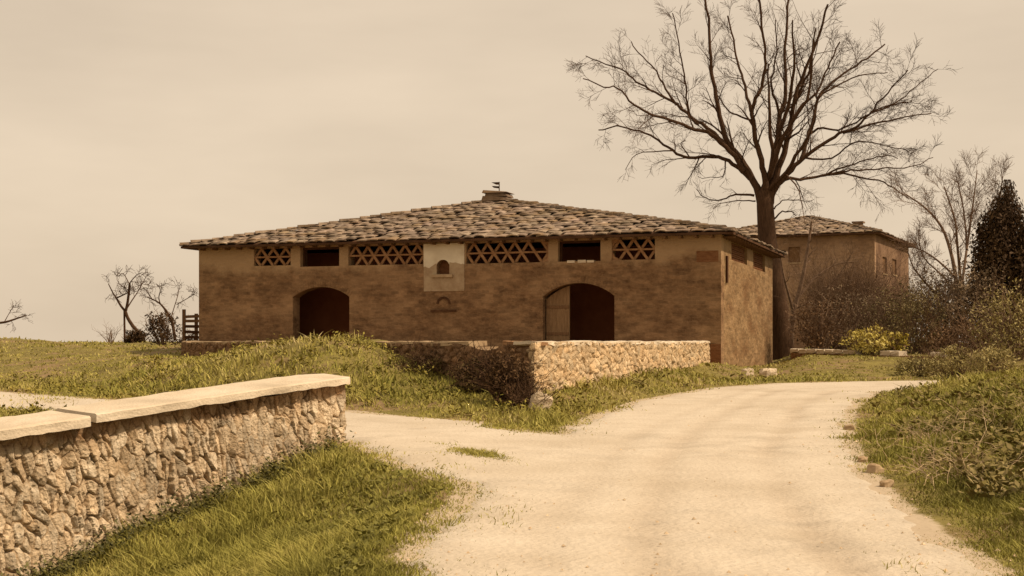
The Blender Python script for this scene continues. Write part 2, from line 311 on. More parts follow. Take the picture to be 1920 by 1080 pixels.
# ------------------------------------------------------------------ rubble walls
def rubble(name, path, zb, zt, cell, step, parent, seed, depth=.07, aniso=(1, 1), shear=0, tone=None, smear=None, mat_=None, sharp=.30, chip=.45, dropf=.28):
    """a face of real stones standing along a plan path (outside on the right hand of travel)"""
    r = np.random.default_rng(seed); P = np.array(path, float)
    seg = np.linalg.norm(P[1:]-P[:-1], axis=1); cum = np.concatenate([[0], np.cumsum(seg)]); L = cum[-1]
    ns = int(L/step)+1; s = np.linspace(0, L, ns); x = np.interp(s, cum, P[:, 0]); y = np.interp(s, cum, P[:, 1])
    ww = max(2, int(.12/step)); ker = np.ones(2*ww+1)/(2*ww+1)
    tx = np.convolve(np.pad(np.gradient(x), ww, 'edge'), ker, 'valid'); ty = np.convolve(np.pad(np.gradient(y), ww, 'edge'), ker, 'valid')
    l = np.hypot(tx, ty)+1e-9; nxn, nyn = ty/l, -tx/l
    b = zb(s, x, y); t = zt(s, x, y); nw = int(np.max(t-b)/step)+2
    u = np.linspace(0, 1, nw)[:, None]; zz = b[None]+(t-b)[None]*u; ss = np.broadcast_to(s[None], zz.shape)
    A = ss.ravel()/aniso[0]; B = zz.ravel()/aniso[1]; A = A+shear*B
    wob = cell*.55; A = A+(fbm(ss.ravel()*3/1, zz.ravel()*3, seed)-.5)*wob; B = B+(fbm(ss.ravel()*3+9, zz.ravel()*3, seed+5)-.5)*wob
    a0, a1, b0, b1 = A.min(), A.max(), B.min(), B.max()
    na, nb = int((a1-a0)/cell)+3, int((b1-b0)/cell)+3
    ia = np.floor((A-a0)/cell).astype(int)+1; ib = np.floor((B-b0)/cell).astype(int)+1
    na += 2; nb += 2
    jx = r.random((na, nb)); jy = r.random((na, nb)); size = r.random((na, nb)); hb = r.random((na, nb)); tl = r.normal(0, 1, (na, nb, 2)); cc = r.random((na, nb, 2))
    drop = r.random((na, nb)) < dropf                                   # missing seeds leave larger stones beside them
    f1 = np.full(A.shape, 9e9); f2 = f1.copy(); bi = np.zeros(A.shape, int); bj = bi.copy(); dx1 = np.zeros(A.shape); dy1 = dx1.copy()
    for di in (-2, -1, 0, 1, 2):
        for dj in (-2, -1, 0, 1, 2):
            i = np.clip(ia+di, 0, na-1); j = np.clip(ib+dj, 0, nb-1)
            dx = A-(a0+(i-1+jx[i, j])*cell); dy = B-(b0+(j-1+jy[i, j])*cell)
            d = np.hypot(dx, dy)/cell-.25*size[i, j]+np.where(drop[i, j], 5, 0)
            n1 = d < f1
            f2 = np.where(n1, f1, np.minimum(f2, d)); f1 = np.where(n1, d, f1)
            bi = np.where(n1, i, bi); bj = np.where(n1, j, bj); dx1 = np.where(n1, dx, dx1); dy1 = np.where(n1, dy, dy1)
    edge = np.clip((f2-f1)/sharp, 0, 1); edge = edge*edge*(3-2*edge)
    h = edge*(.55+.45*hb[bi, bj])+edge*(tl[bi, bj, 0]*dx1+tl[bi, bj, 1]*dy1)/cell*.28
    h = h+(fbm(ss.ravel()*14+shear*zz.ravel()*14, zz.ravel()*9, seed+2, 4)-.5)*chip*edge-.5*chip*np.clip(fbm(ss.ravel()*22, zz.ravel()*13, seed+12, 3)-.60, 0, 1)*4
    if smear is not None:                                              # mortar smeared over part of the stones
        k = smear(ss.ravel(), zz.ravel(), np.broadcast_to(t[None], zz.shape).ravel()); h = h*(1-k)+k*(.8+(fbm(ss.ravel()*9, zz.ravel()*9, seed+8)-.5)*.3)
    h = h*depth
    vx = np.broadcast_to(x[None], zz.shape).ravel()+np.broadcast_to(nxn[None], zz.shape).ravel()*h
    vy = np.broadcast_to(y[None], zz.shape).ravel()+np.broadcast_to(nyn[None], zz.shape).ravel()*h
    vz = zz.ravel()
    c = cc[bi, bj]; v = .72+.42*c[:, 0]
    tint = np.stack([v, v*(.92+.1*c[:, 1]), v*(.82+.22*c[:, 1])], 1)
    mort = np.array([.80, .70, .58])*(.7+.3*fbm(ss.ravel()*8, zz.ravel()*8, seed+3))[:, None]
    tint = tint*edge[:, None]+mort*(1-edge[:, None])
    if tone is not None: tint = tint*tone(ss.ravel(), zz.ravel(), vx, vy)
    I = np.arange(ns*nw).reshape(nw, ns)
    q = np.stack([I[:-1, :-1], I[:-1, 1:], I[1:, 1:], I[1:, :-1]], -1).reshape(-1, 4)
    return link_mesh(name, np.stack([vx, vy, vz], 1), q, mat_ or M['stone'], parent, tint, smooth=True)
def slab(path, w0, w1, zt, th, step=.08, seed=0, rough=.012, back_up=0.0, round_end=False):
    """a coping along a plan line: w0/w1 are offsets to the front and the back of it"""
    a, b = np.array(path[0], float), np.array(path[1], float); d = (b-a); L = np.linalg.norm(d); d /= L; n = np.array([d[1], -d[0]])
    k = max(3, int(L/step)); s = np.linspace(0, L, k); vs = []; fs = []
    prof = [(0, -1), (0, -.55), (0, -.16), (.03, 0), (.35, .0), (.65, .0), (.96, 0), (1, -.2), (1, -1)]
    m = len(prof)
    for i in range(k):
        e0 = 1.0
        if round_end: e0 = 1-.30*max(0, 1-(L-s[i])/.45)**2
        for j, (u, v) in enumerate(prof):
            off = w0+(w1-w0)*(.5+(u-.5)*e0); x, y = a+d*s[i]+n*off
            z = zt(s[i])+th*v+back_up*u+(fbm(s[i]*5, j*2.3, seed, 3)-.5)*rough*2*(1.9 if v == -1 else 1)
            o = (fbm(s[i]*4+7, j*1.7, seed+4, 3)-.5)*rough*2
            vs.append((x+n[0]*o, y+n[1]*o, z))
    for i in range(k-1):
        for j in range(m):
            j2 = (j+1) % m; fs.append((i*m+j, (i+1)*m+j, (i+1)*m+j2, i*m+j2))
    fs.append(tuple(range(m))); fs.append(tuple((k-1)*m+j for j in range(m))[::-1])
    return np.array(vs), fs
# foreground parapet
A2 = FWA-FWD*4.2; TH = .62
fw = thing('parapet_wall', 'rubble stone roadside wall with a thick pale coping in the left foreground', 'wall', (0, 0, 0))
zcap = lambda s: 1.20+(s-WLEN)*.083                                   # s from FWA, top of the coping
def fz_t(s, x, y): return zcap(np.clip(fw_along(x, y), -9, WLEN))-.125+(fbm(s*2.2, s*0, 77, 3)-.5)*.05
def fz_b(s, x, y): return np.minimum(G(x, y), G(x+FWN[0]*.3, y+FWN[1]*.3))-.25
back = -FWN*TH
corner = FWB+FWD*.0
IN = -FWN*.09-FWD*.02
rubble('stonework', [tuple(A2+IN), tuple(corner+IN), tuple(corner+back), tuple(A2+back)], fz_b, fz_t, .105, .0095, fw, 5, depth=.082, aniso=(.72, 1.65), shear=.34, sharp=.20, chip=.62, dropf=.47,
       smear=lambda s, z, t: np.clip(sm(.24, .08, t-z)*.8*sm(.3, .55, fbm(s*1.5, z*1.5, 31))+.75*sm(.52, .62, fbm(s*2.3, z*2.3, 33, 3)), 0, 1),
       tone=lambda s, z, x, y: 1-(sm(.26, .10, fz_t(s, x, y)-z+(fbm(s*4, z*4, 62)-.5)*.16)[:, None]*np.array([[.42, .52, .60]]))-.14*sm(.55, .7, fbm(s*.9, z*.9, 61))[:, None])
tgap = -.06                                                            # the crack between the two coping pieces: pixel column 150
sg = [fw_along(*at(150, 781, 16.05)[:2])]
v, f = slab([tuple(FWA+FWD*(sg[0]+.06)), tuple(FWB+FWD*.05)], .15, -TH-.06, lambda s: zcap(sg[0]+s)-.02*sm(WLEN-sg[0]-.5, WLEN-sg[0]+.1, s)+.008*np.sin(s*.75), .102, seed=3, back_up=.045, round_end=True, rough=.010)
link_mesh('coping_slab', v, f, M['cap'], fw, np.ones((len(v), 3)))
v, f = slab([tuple(A2), tuple(FWA+FWD*(sg[0]-.03))], .17, -TH-.05, lambda s: zcap(-4.2+s)-.02, .118, seed=8, back_up=.045)
link_mesh('coping_slab', v, f, M['cap'], fw, np.ones((len(v), 3)))
# courtyard retaining wall (one wall that turns the corner)
rw = thing('retaining_wall', 'long low rubble wall holding up the courtyard in front of the barn', 'wall', (0, 0, 0))
rpath = [tuple(LB), tuple(LW), tuple(K), tuple(J)]
def rz_t(s, x, y): return 1.66+(fbm(s*.8, s*0, 21, 3)-.5)*.10-.16*np.exp(-((np.hypot(x-K[0], y-K[1])-1.9)/.75)**2)*(s < np.linalg.norm(LB-LW)+np.linalg.norm(LW-K))
def rz_b(s, x, y): return SL*y-.35
LK = np.linalg.norm(LB-LW)+np.linalg.norm(LW-K)
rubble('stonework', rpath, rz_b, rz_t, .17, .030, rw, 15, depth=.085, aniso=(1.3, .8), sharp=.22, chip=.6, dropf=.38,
       tone=lambda s, z, x, y: np.where((s < LK-.15)[:, None], np.array([[.40, .30, .24]]), np.array([[1., .95, .86]])))  # leg turned from the sun: its shade is put into the stone tint
for (a, b, c0, sd) in ((LB, LW, .5, 1), (LW, K, .5, 2), (K, J, 1, 3)):
    d_ = (b-a)/np.linalg.norm(b-a)
    lo = (lambda s, a=a, d_=d_: 1.70+(fbm(s*.8, 3.1, 21, 3)-.5)*.05)
    if sd == 2:
        n_ = np.linalg.norm(b-a)
        v, f = slab([tuple(a+d_*.5), tuple(a+d_*(n_-2.6))], .05, -.45, lo, .09, .3, 40+sd, .03); 
        link_mesh('coping', v, f, M['plaster_pale'], rw, np.ones((len(v), 3)))
        v, f = slab([tuple(a+d_*(n_-1.2)), tuple(a+d_*(n_-.12))], .03, -.45, lo, .08, .2, 44, .03)
        link_mesh('coping', v, f, M['brick'], rw, np.ones((len(v), 3)))
    else:
        v, f = slab([tuple(a), tuple(b)], .06, -.45, lo, .085, .25, 40+sd, .03)
        link_mesh('coping', v, f, M['cap'] if sd == 3 else M['plaster_pale'], rw, np.ones((len(v), 3)))

# ------------------------------------------------------------------ the barn
barn = thing('brick_barn', 'long brown masonry barn with pyramid tiled roof, two arched doorways and lattice vents', 'barn', (BO[0], BO[1], 0), -BA)
EZ = 5.76
def front(px, py):                                 # pixel -> (s along the front, z)
    k = (px-960)/F; s = (k*BO[1]-BO[0])/(BU[0]-k*BU[1]); d = BO[1]+BU[1]*s
    return s, EYE+(HOR-py)*d/F
def side(px, py):                                  # pixel -> (depth along the end wall, z)
    k = (px-960)/F; m = (k*BC[1]-BC[0])/(BV[0]-k*BV[1]); d = BC[1]+BV[1]*m
    return m, EYE+(HOR-py)*d/F
def wall_panel(L, zb, zt, th, ops, mapf, mb):
    """wall with openings; mapf(s, depth, z) -> xyz. An opening is (s0, s1, z0, z1, rise)"""
    xs = {0.0, L}
    for o in ops:
        n = 18 if o[4] else 1
        for i in range(n+1): xs.add(o[0]+(o[1]-o[0])*i/n)
    xs = sorted(xs)
    def top(o, x):
        if not o[4]: return o[3]
        h = (o[1]-o[0])/2; r = (h*h+o[4]**2)/(2*o[4]); return o[3]-r+math.sqrt(max(r*r-(x-(o[0]+o[1])/2)**2, 0))
    for a, b in zip(xs, xs[1:]):
        mid = (a+b)/2; cur = sorted([o for o in ops if o[0] < mid < o[1]], key=lambda o: o[2])
        ya, yb = zb, zb
        for o in cur+[None]:
            ta, tb = (o[2], o[2]) if o else (zt, zt)
            for dpt in (0, th): mb.quad(mapf(a, dpt, ya), mapf(b, dpt, yb), mapf(b, dpt, tb), mapf(a, dpt, ta))
            if o:
                mb.quad(mapf(a, 0, o[2]), mapf(b, 0, o[2]), mapf(b, th, o[2]), mapf(a, th, o[2]))
                ya, yb = top(o, a), top(o, b)
                mb.quad(mapf(a, 0, ya), mapf(b, 0, yb), mapf(b, th, yb), mapf(a, th, ya))
    for o in ops:
        for x in o[:2]: mb.quad(mapf(x, 0, o[2]), mapf(x, th, o[2]), mapf(x, th, top(o, x)), mapf(x, 0, top(o, x)))
    for z in (zb, zt): mb.quad(mapf(0, 0, z), mapf(L, 0, z), mapf(L, th, z), mapf(0, th, z))
    for x in (0, L): mb.quad(mapf(x, 0, zb), mapf(x, th, zb), mapf(x, th, zt), mapf(x, 0, zt))
def rect(f, x0, y0, x1, y1, rise=0):
    a, z1 = f(x0, y0); b, _ = f(x1, y0); _, z0 = f((x0+x1)/2, y1); _, z1 = f((x0+x1)/2, y0)
    return [a, b, z0, z1, rise]
lat = [rect(front, 476, 460, 545, 498), rect(front, 653, 457, 793, 496.5), rect(front, 874, 453, 1028, 493), rect(front, 1147, 447, 1228, 487)]
opn = [rect(front, 563, 459, 636, 499.5), rect(front, 1046, 450, 1126, 490)]
ar1 = rect(front, 549, 538, 655, 640, .42); ar2 = rect(front, 1018, 530.5, 1152, 640, .52)
niche = rect(front, 819, 487, 843, 514, .2)
for a in (ar1, ar2): a[2] = 1.5
TOPZ = EZ-.05
for o in lat+opn: o[3] = min(o[3], TOPZ-.08)
fm = lambda s, d, z: (s, d, z)
mb = MB(); wall_panel(BL, -.3, TOPZ, .6, lat+opn+[ar1, ar2, niche], fm, mb); mb.build('wall', M['wall'], barn)
sw = [rect(side, 1371.5, 455, 1401, 492), rect(side, 1412.5, 474, 1434.5, 507)]
for w in sw: w[3] = min(w[3], TOPZ-.1)
mb = MB(); wall_panel(BD-.6, -.3, TOPZ, .55, [[w[0]-.6, w[1]-.6, w[2], w[3], 0] for w in sw], lambda s, d, z: (BL-.003-d, s+.6, z), mb); mb.build('wall', M['wall2'], barn)
mb = MB(); wall_panel(BD-.6, -.3, TOPZ, .55, [], lambda s, d, z: (d+.003, s+.6, z), mb); mb.build('wall', M['wall'], barn)
mb = MB(); wall_panel(BL-1.2, -.3, TOPZ, .55, [], lambda s, d, z: (s+.6, BD-.003-d, z), mb); mb.build('wall', M['wall'], barn)
mb = MB(); mb.box((.56, .61, 1.2), (BL-.56, BD-.56, 1.47)); mb.box((.6, 3.2, 1.47), (BL-.6, 3.5, TOPZ-.1)); mb.build('floor', M['dark'], barn)
# brick lattices
def lattice(o, rounded=0):
    a, b, z0, z1, _ = o; g = MB(); zm = (z0+z1)/2; h = (z1-z0)/2; w = .075; y = .14; n = max(2, round((b-a)/.57)); sp = (b-a)/n
    g.bar((a, y, zm), (b, y, zm), .13, w*.9)
    for i in range(n+1):
        xm = a+i*sp
        for s in (-1, 1):
            p0 = [xm-s*sp/2, z0]; p1 = [xm+s*sp/2, z1]
            def clip(p, q):
                if p[0] < a: t = (a-p[0])/(q[0]-p[0]); p[1] += (q[1]-p[1])*t; p[0] = a
                if p[0] > b: t = (b-p[0])/(q[0]-p[0]); p[1] += (q[1]-p[1])*t; p[0] = b
            clip(p0, p1[:]); clip(p1, p0[:])
            if abs(p0[1]-p1[1]) > .1:
                j = rnd.uniform(-.015, .015)
                if rnd.random() < .94: g.bar((p0[0]+j, y+s*.035, p0[1]), (p1[0]+j, y+s*.035, p1[1]), .1, w, up=(0, 1, 0))
    for e in ((rounded,) if rounded else ()):
        xe = b if e > 0 else a
        for zc, sg_ in ((z0, 1), (z1, -1)):
            q = [(xe, zc), (xe-e*.34, zc), (xe-e*.10, zc+sg_*.14), (xe, zc+sg_*.34)]
            v_ = [(x, y-.07, z) for x, z in q]+[(x, y+.07, z) for x, z in q]
            g.add(v_, [(0, 1, 2, 3), (7, 6, 5, 4), (0, 4, 5, 1), (1, 5, 6, 2), (2, 6, 7, 3), (3, 7, 4, 0)])
    return g.build('brick_lattice', M['brick'], barn)
for o, e_ in zip(lat, (0, 0, 1, -1)): lattice(o, e_)
# infill of the two end-wall openings
for w in sw:
    g = MB(); nb_ = 9
    for i in range(nb_):
        z = w[2]+(w[3]-w[2])*i/nb_; zz2 = z+(w[3]-w[2])/nb_*.72
        g.box((BL-.22, w[0]+.001, z), (BL-.10-.02*(i % 2), w[1]-.001, zz2))
    g.build('brick_grille', M['brick_dark'], barn)
# plaster panel with the niche showing through, ledge and a blocked niche below
pa = rect(front, 795, 456.5, 871, 546); g = MB()
n0, n1, nz0, nz1 = niche[0], niche[1], niche[2], niche[3]; y0 = -.035
pz1 = min(pa[3], TOPZ-.05)
lwr = MB(); zb_ = lambda x: nz0+.36+1.0*(float(fbm(np.array([x*1.6]), np.array([3.3]), 83, 4)[0])-.5)
for (xa0, xb0) in ((pa[0], n0), (n1, pa[1])):
    for i in range(14):
        xa, xb = xa0+(xb0-xa0)*i/14, xa0+(xb0-xa0)*(i+1)/14; za, zb2 = zb_(xa), zb_(xb)
        g.hexa([(xa, y0, za), (xb, y0, zb2), (xb, -.002, zb2), (xa, -.002, za), (xa, y0, pz1), (xb, y0, pz1), (xb, -.002, pz1), (xa, -.002, pz1)])
        lwr.hexa([(xa, y0+.008, pa[2]), (xb, y0+.008, pa[2]), (xb, -.002, pa[2]), (xa, -.002, pa[2]), (xa, y0+.008, za), (xb, y0+.008, zb2), (xb, -.002, zb2), (xa, -.002, za)])
lwr.box((n0, y0+.008, pa[2]), (n1, -.002, nz0))
h = (n1-n0)/2; rr = (h*h+.2**2)/(.4)
for i in range(10):
    xa, xb = n0+(n1-n0)*i/10, n0+(n1-n0)*(i+1)/10
    tz = lambda x: nz1-rr+math.sqrt(max(rr*rr-(x-(n0+n1)/2)**2, 0))
    g.hexa([(xa, y0, tz(xa)), (xb, y0, tz(xb)), (xb, -.002, tz(xb)), (xa, -.002, tz(xa)), (xa, y0, pz1), (xb, y0, pz1), (xb, -.002, pz1), (xa, -.002, pz1)])
pp = g.build('plaster_panel', M['plaster'], barn); lwr.build('worn_plaster', M['plaster_worn'], pp)
g = MB(); g.box((n0-.02, .32, nz0-.05), (n1+.02, .36, nz1+.05)); g.build('niche_back', M['brick_dark'], pp)
g = MB(); l0 = rect(front, 811, 515, 850, 520); g.box((l0[0], -.14, l0[2]), (l0[1], -.036, l0[3])); g.build('ledge', M['plaster_pale'], pp)
g = MB(); b2 = rect(front, 819, 556, 845, 582); cx_ = (b2[0]+b2[1])/2; rad = (b2[1]-b2[0])/2
for i in range(12):
    t0, t1 = math.pi*i/12, math.pi*(i+1)/12-.03
    pts = []
    for yy in (-.05, -.001):
        for (r_, t_) in ((rad*.72, t0), (rad, t0), (rad, t1), (rad*.72, t1)): pts.append((cx_+r_*math.cos(t_), yy, b2[3]-rad+r_*math.sin(t_)))
    g.hexa(pts)
g.box((b2[0]-.25, -.06, b2[2]-.06), (b2[1]+.25, -.001, b2[2]+.03)); M['darkbrick'] = mat('dark_niche_brick', (.06, .028, .013), (.11, .055, .026), 4, bump=.3)  # darker brick tone for the blind niche
g.build('blind_niche', M['darkbrick'], barn)
# frames of the two open hatches, a broken sill on one
for k, o in enumerate(opn):
    g = MB(); g.box((o[0]+.002, .25, o[3]-.09), (o[1]-.002, .4, o[3]-.002))
    for x in (o[0]+.002, o[1]-.09): g.box((x, .25, o[2]+.002), (x+.088, .4, o[3]-.092))
    g.build('hatch_frame', M['darkwood'], barn)
g = MB(); o = opn[1]; ln = o[1]-o[0]
for (t0, t1, hh) in ((.22, .40, .07), (.47, .66, .09), (.69, .85, .06)):
    g.box((o[0]+ln*t0, -.03, o[2]-.055), (o[0]+ln*t1, .3, o[2]+hh*.6))
g.build('sill', M['cap'], barn)
# doorways: a plank leaf standing in the right one
x0, _ = front(1020, 600); x1, _ = front(1064, 600); g = MB()
nb_ = 7
for i in range(nb_):
    xa = x0+(x1-x0)*i/nb_; xb = x0+(x1-x0)*(i+1)/nb_-.003
    zt_ = lambda x: ar2[3]-.03-((ar2[0]+ar2[1])/2-x)**2*.30
    g.hexa([(xa, .30, 1.52), (xb, .30, 1.52), (xb, .36, 1.52), (xa, .36, 1.52), (xa, .30, zt_(xa)), (xb, .30, zt_(xb)), (xb, .36, zt_(xb)), (xa, .36, zt_(xa))])
M['door'] = mat('weathered_door', (.19, .115, .058), (.27, .17, .09), 3, stretch=(6, 6, 1), bump=.3)
dl = g.build('door', M['door'], barn)
for z in (1.95, 3.0): g = MB(); g.box((x0+.03, .27, z), (x1-.03, .298, z+.11)); g.build('batten', M['wood'], dl)
# brick arch rings, slightly proud
for a in (ar1, ar2):
    g = MB(); h = (a[1]-a[0])/2; r_ = (h*h+a[4]**2)/(2*a[4]); cxx = (a[0]+a[1])/2; cz = a[3]-r_; th_ = math.asin(h/r_)
    n = 26
    for i in range(n):
        t0 = -th_+2*th_*i/n; t1 = -th_+2*th_*(i+.9)/n; pts = []
        for yy in (-.012, .08):
            for (q, t_) in ((r_+.003, t0), (r_+.003, t1), (r_+.27, t1), (r_+.27, t0)): pts.append((cxx+q*math.sin(t_), yy, cz+q*math.cos(t_)))
        g.hexa(pts)
    g.build('arch_ring', M['wall'], barn)
# thin dark strip and downpipe at the corner, dark stain patch
g = MB(); g.box((BL-.40, -.015, -.2), (BL-.001, -.001, 1.6)); g.build('corner_strip', M['brick_dark'], barn)
m0, z0 = side(1361.5, 480); _, z1 = side(1361.5, 530); g = MB(); g.box((BL+.001, m0-.12, z1), (BL+.07, m0+.10, z0)); g.build('downpipe', M['darkwood'], barn)
a_ = rect(front, 1306, 470, 1350, 491); g = MB(); g.box((a_[0], -.012, a_[2]), (a_[1]-.06, -.001, a_[3])); g.build('stain_patch', M['brick_dark'], barn)
# roof
OV = .55; AP = np.array([BL/2, BD/2, 8.02]); ez = EZ
cs = [np.array([-OV, -OV, ez]), np.array([BL+OV, -OV, ez]), np.array([BL+OV, BD+OV, ez]), np.array([-OV, BD+OV, ez])]
g = MB(); low = [c-np.array([0, 0, .09]) for c in cs]; apd = AP-np.array([0, 0, .12])
g.add([*cs, AP-np.array([0, 0, .05]), *low, apd-np.array([0, 0, .1])], [(0, 1, 4), (1, 2, 4), (2, 3, 4), (3, 0, 4), (6, 5, 9), (7, 6, 9), (8, 7, 9), (5, 8, 9), (0, 5, 6, 1), (1, 6, 7, 2), (2, 7, 8, 3), (3, 8, 5, 0)])
roof = g.build('roof', M['deck'], barn)
def tiles(e0, e1, ap, wid, exp, g, r):
    e0 = Vector(e0); e1 = Vector(e1); ap = Vector(ap); u = (e1-e0); L = u.length; u /= L
    n = u.cross(ap-e0).normalized(); v = n.cross(u).normalized(); H = (ap-e0).dot(v); ax = (ap-e0).dot(u)
    rows = int(H/exp)+1
    for k in range(rows):
        t = k*exp; lo = ax*t/H; hi = L-(L-ax)*t/H; off = (k % 2)*.5*wid
        i0 = int(math.floor((lo-off)/wid)); i1 = int(math.ceil((hi-off)/wid))
        for i in range(i0, i1+1):
            s0 = off+i*wid+r.uniform(-.10, .10); s1 = s0+wid*r.uniform(.9, 1.04)
            if s1 < lo+.03 or s0 > hi-.03: continue
            s0 = max(s0, lo-.06); s1 = min(s1, hi+.06)
            if s1-s0 < .1: continue
            jt = r.uniform(-.06, .06); base = r.uniform(.0, .035); lift = .035+r.uniform(0, .06); bow = .006+r.uniform(0, .035); yaw = r.uniform(-.08, .08)
            c = r.choice([1.2, 1.0, .9, .8, 1.1, .65])*r.uniform(.9, 1.1); g.col = (c, c*r.uniform(.96, 1.0), c*r.uniform(.92, 1.0))
            vs = []
            for (tt, hh) in ((t-.03+jt, lift+base), (t+exp*1.12+jt, .03+base)):
                for q in range(5):
                    w_ = q/4; bz = bow*(1-(2*w_-1)**2)
                    p = e0+u*(s0+(s1-s0)*w_)+v*(tt+yaw*(w_-.5)*.6)+n*(hh+bz); vs.append(p)
            for q in range(5): vs.append(vs[q]-n*.042-v*.004)
            g.add(vs, [(q, q+1, q+6, q+5) for q in range(4)]+[(q+10, q+11, q+1, q) for q in range(4)]+[(0, 5, 10), (4, 14, 9)])
tr = random.Random(3); g = MB()
for i in range(4): tiles(cs[i], cs[(i+1) % 4], AP, .46, .42, g, tr)
g.build('roof_tiles', M['tile'], roof)
def hips(cs, AP, n, r_, mb, tr):
    for c in cs:
        a = Vector(c); b = Vector(AP); d = (b-a); L = d.length; d.normalize(); sdw = d.cross(Vector((0, 0, 1))).normalized(); up = sdw.cross(d)
        k = int(L/n)
        for i in range(k):
            c_ = tr.choice([1, .8, .6, .9]); mb.col = (c_, c_*.97, c_*.92); p = a+d*(i*n); j = sdw*tr.uniform(-.03, .03)+up*tr.uniform(-.01, .035)
            vs = []
            for (t, rr_) in ((-.02, r_*1.06), (n*1.15, r_*.9)):
                for q in range(6):
                    an = math.pi*q/5; vs.append(p+d*t+j+sdw*rr_*math.cos(an)+up*(rr_*.75*math.sin(an)+(.05 if t < 0 else .02)))
            mb.add(vs, [(q, q+1, q+7, q+6) for q in range(5)]+[tuple(range(6))])
g = MB(); hips(cs, AP, .46, .17, g, tr); g.build('hip_tiles', M['tile'], roof)
g = MB()                                            # rafters' ends under the eaves and a plate
for i in range(38):
    x = .3+i*(BL-.6)/37; g = MB(); g.box((x-.05, -OV+.08, ez-.17), (x+.05, .0, ez-.092)); g.build('rafter', M['wood'], roof)
for i in range(22):
    y = .4+i*(BD-.8)/21; g = MB(); g.box((BL, y-.05, ez-.17), (BL+OV-.08, y+.05, ez-.092)); g.build('rafter', M['wood'], roof)
g = MB(); t = tr                                    # the little masonry cap on the apex
ax, ay, az = AP
for (w, d, z0, z1, c) in ((.62, .55, -.02, .16, .8), (.52, .5, .16, .34, .65), (.60, .55, .34, .42, .95)):
    g.col = (c, c*.92, c*.85); o = t.uniform(-.04, .04); g.hexa([(ax-w+o, ay-d, az+z0), (ax+w+o, ay-d, az+z0), (ax+w+o, ay+d, az+z0), (ax-w+o, ay+d, az+z0), (ax-w*.92+o, ay-d*.9, az+z1+.05), (ax+w*.9+o, ay-d*.9, az+z1-.05), (ax+w*.9+o, ay+d*.9, az+z1-.05), (ax-w*.92+o, ay+d*.9, az+z1+.05)])
cap = g.build('roof_cap', M['tile'], roof)
vane = MB(); vx = ax+.02; vz = az+.40
vane.bar((vx, ay, vz-.1), (vx, ay, vz+.47), .035)
vane.add([(vx, ay-.01, vz+.46), (vx-.38, ay-.01, vz+.46), (vx-.15, ay-.01, vz+.35), (vx, ay-.01, vz+.34), (vx, ay+.01, vz+.46), (vx-.38, ay+.01, vz+.46), (vx-.15, ay+.01, vz+.35), (vx, ay+.01, vz+.34)],
         [(0, 1, 2, 3), (7, 6, 5, 4), (0, 4, 5, 1), (1, 5, 6, 2), (2, 6, 7, 3)])
vane.add([(vx, ay-.01, vz+.27), (vx-.36, ay-.01, vz+.30), (vx-.26, ay-.01, vz+.21), (vx, ay-.01, vz+.17), (vx, ay+.01, vz+.27), (vx-.36, ay+.01, vz+.30), (vx-.26, ay+.01, vz+.21), (vx, ay+.01, vz+.17)],
         [(0, 1, 2, 3), (7, 6, 5, 4), (0, 4, 5, 1), (1, 5, 6, 2), (2, 6, 7, 3)])
vane.build('weathervane', M['metal'], roof)

# ------------------------------------------------------------------ farmhouse behind
HA = R(25.5); HU = np.array([math.cos(HA), -math.sin(HA)]); HV = np.array([math.sin(HA), math.cos(HA)])
HC = at(1640, 434, 95)[:2]; HL, HD, HZ = 12.8, 15.0, 9.45; HO = HC-HU*HL
house = thing('farmhouse', 'tall brown farmhouse with hipped roof behind the big bare tree', 'house', (HO[0], HO[1], 0), -HA)
def hfront(px, py):
    k = (px-960)/F; s = (k*HO[1]-HO[0])/(HU[0]-k*HU[1]); d = HO[1]+HU[1]*s; return s, EYE+(HOR-py)*d/F
def hside(px, py):
    k = (px-960)/F; m = (k*HC[1]-HC[0])/(HV[0]-k*HV[1]); d = HC[1]+HV[1]*m; return m, EYE+(HOR-py)*d/F
hw = [rect(hfront, 1478, 463, 1500, 492)]; hs = [rect(hside, 1655, 482, 1663, 513), rect(hside, 1673, 486, 1681, 515)]
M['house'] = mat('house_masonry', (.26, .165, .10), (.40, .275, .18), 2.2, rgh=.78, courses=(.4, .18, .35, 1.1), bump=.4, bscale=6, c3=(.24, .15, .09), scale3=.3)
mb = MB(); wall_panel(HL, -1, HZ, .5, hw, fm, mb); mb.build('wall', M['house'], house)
M['house_side_shade'] = mat('house_side_shade_masonry', (.15, .088, .052), (.23, .145, .09), 1.4, bump=.5, bscale=6, c3=(.13, .075, .045), scale3=.5, rgh=.75)  # side masonry darkened in colour so the sunlit face reads as shaded
mb = MB(); wall_panel(HD-.5, -1, HZ, .5, [[w[0]-.5, w[1]-.5, w[2], w[3], 0] for w in hs], lambda s, d, z: (HL-.003-d, s+.5, z), mb); mb.build('wall', M['house_side_shade'], house)
mb = MB(); wall_panel(HD-.5, -1, HZ, .5, [], lambda s, d, z: (d+.003, s+.5, z), mb); mb.build('wall', M['house'], house)
mb = MB(); wall_panel(HL-1, -1, HZ, .5, [], lambda s, d, z: (s+.5, HD-.003-d, z), mb); mb.build('wall', M['house'], house)
for k, w in enumerate(hw+hs):
    g = MB(); q = MB()
    if k == 0:
        g.box((w[0]+.002, .12, w[2]+.002), (w[1]-.002, .18, w[3]-.002))
        q.box((w[0]-.08, -.06, w[2]-.1), (w[1]+.08, .1, w[2]-.002))
    else:
        g.box((HL-.18, w[0]+.002, w[2]+.002), (HL-.12, w[1]-.002, w[3]-.002))
        q.box((HL-.1, w[0]-.08, w[2]-.1), (HL+.06, w[1]+.08, w[2]-.002))
    wo = g.build('window', M['wood'], house); q.build('sill', M['plaster_pale'], wo)
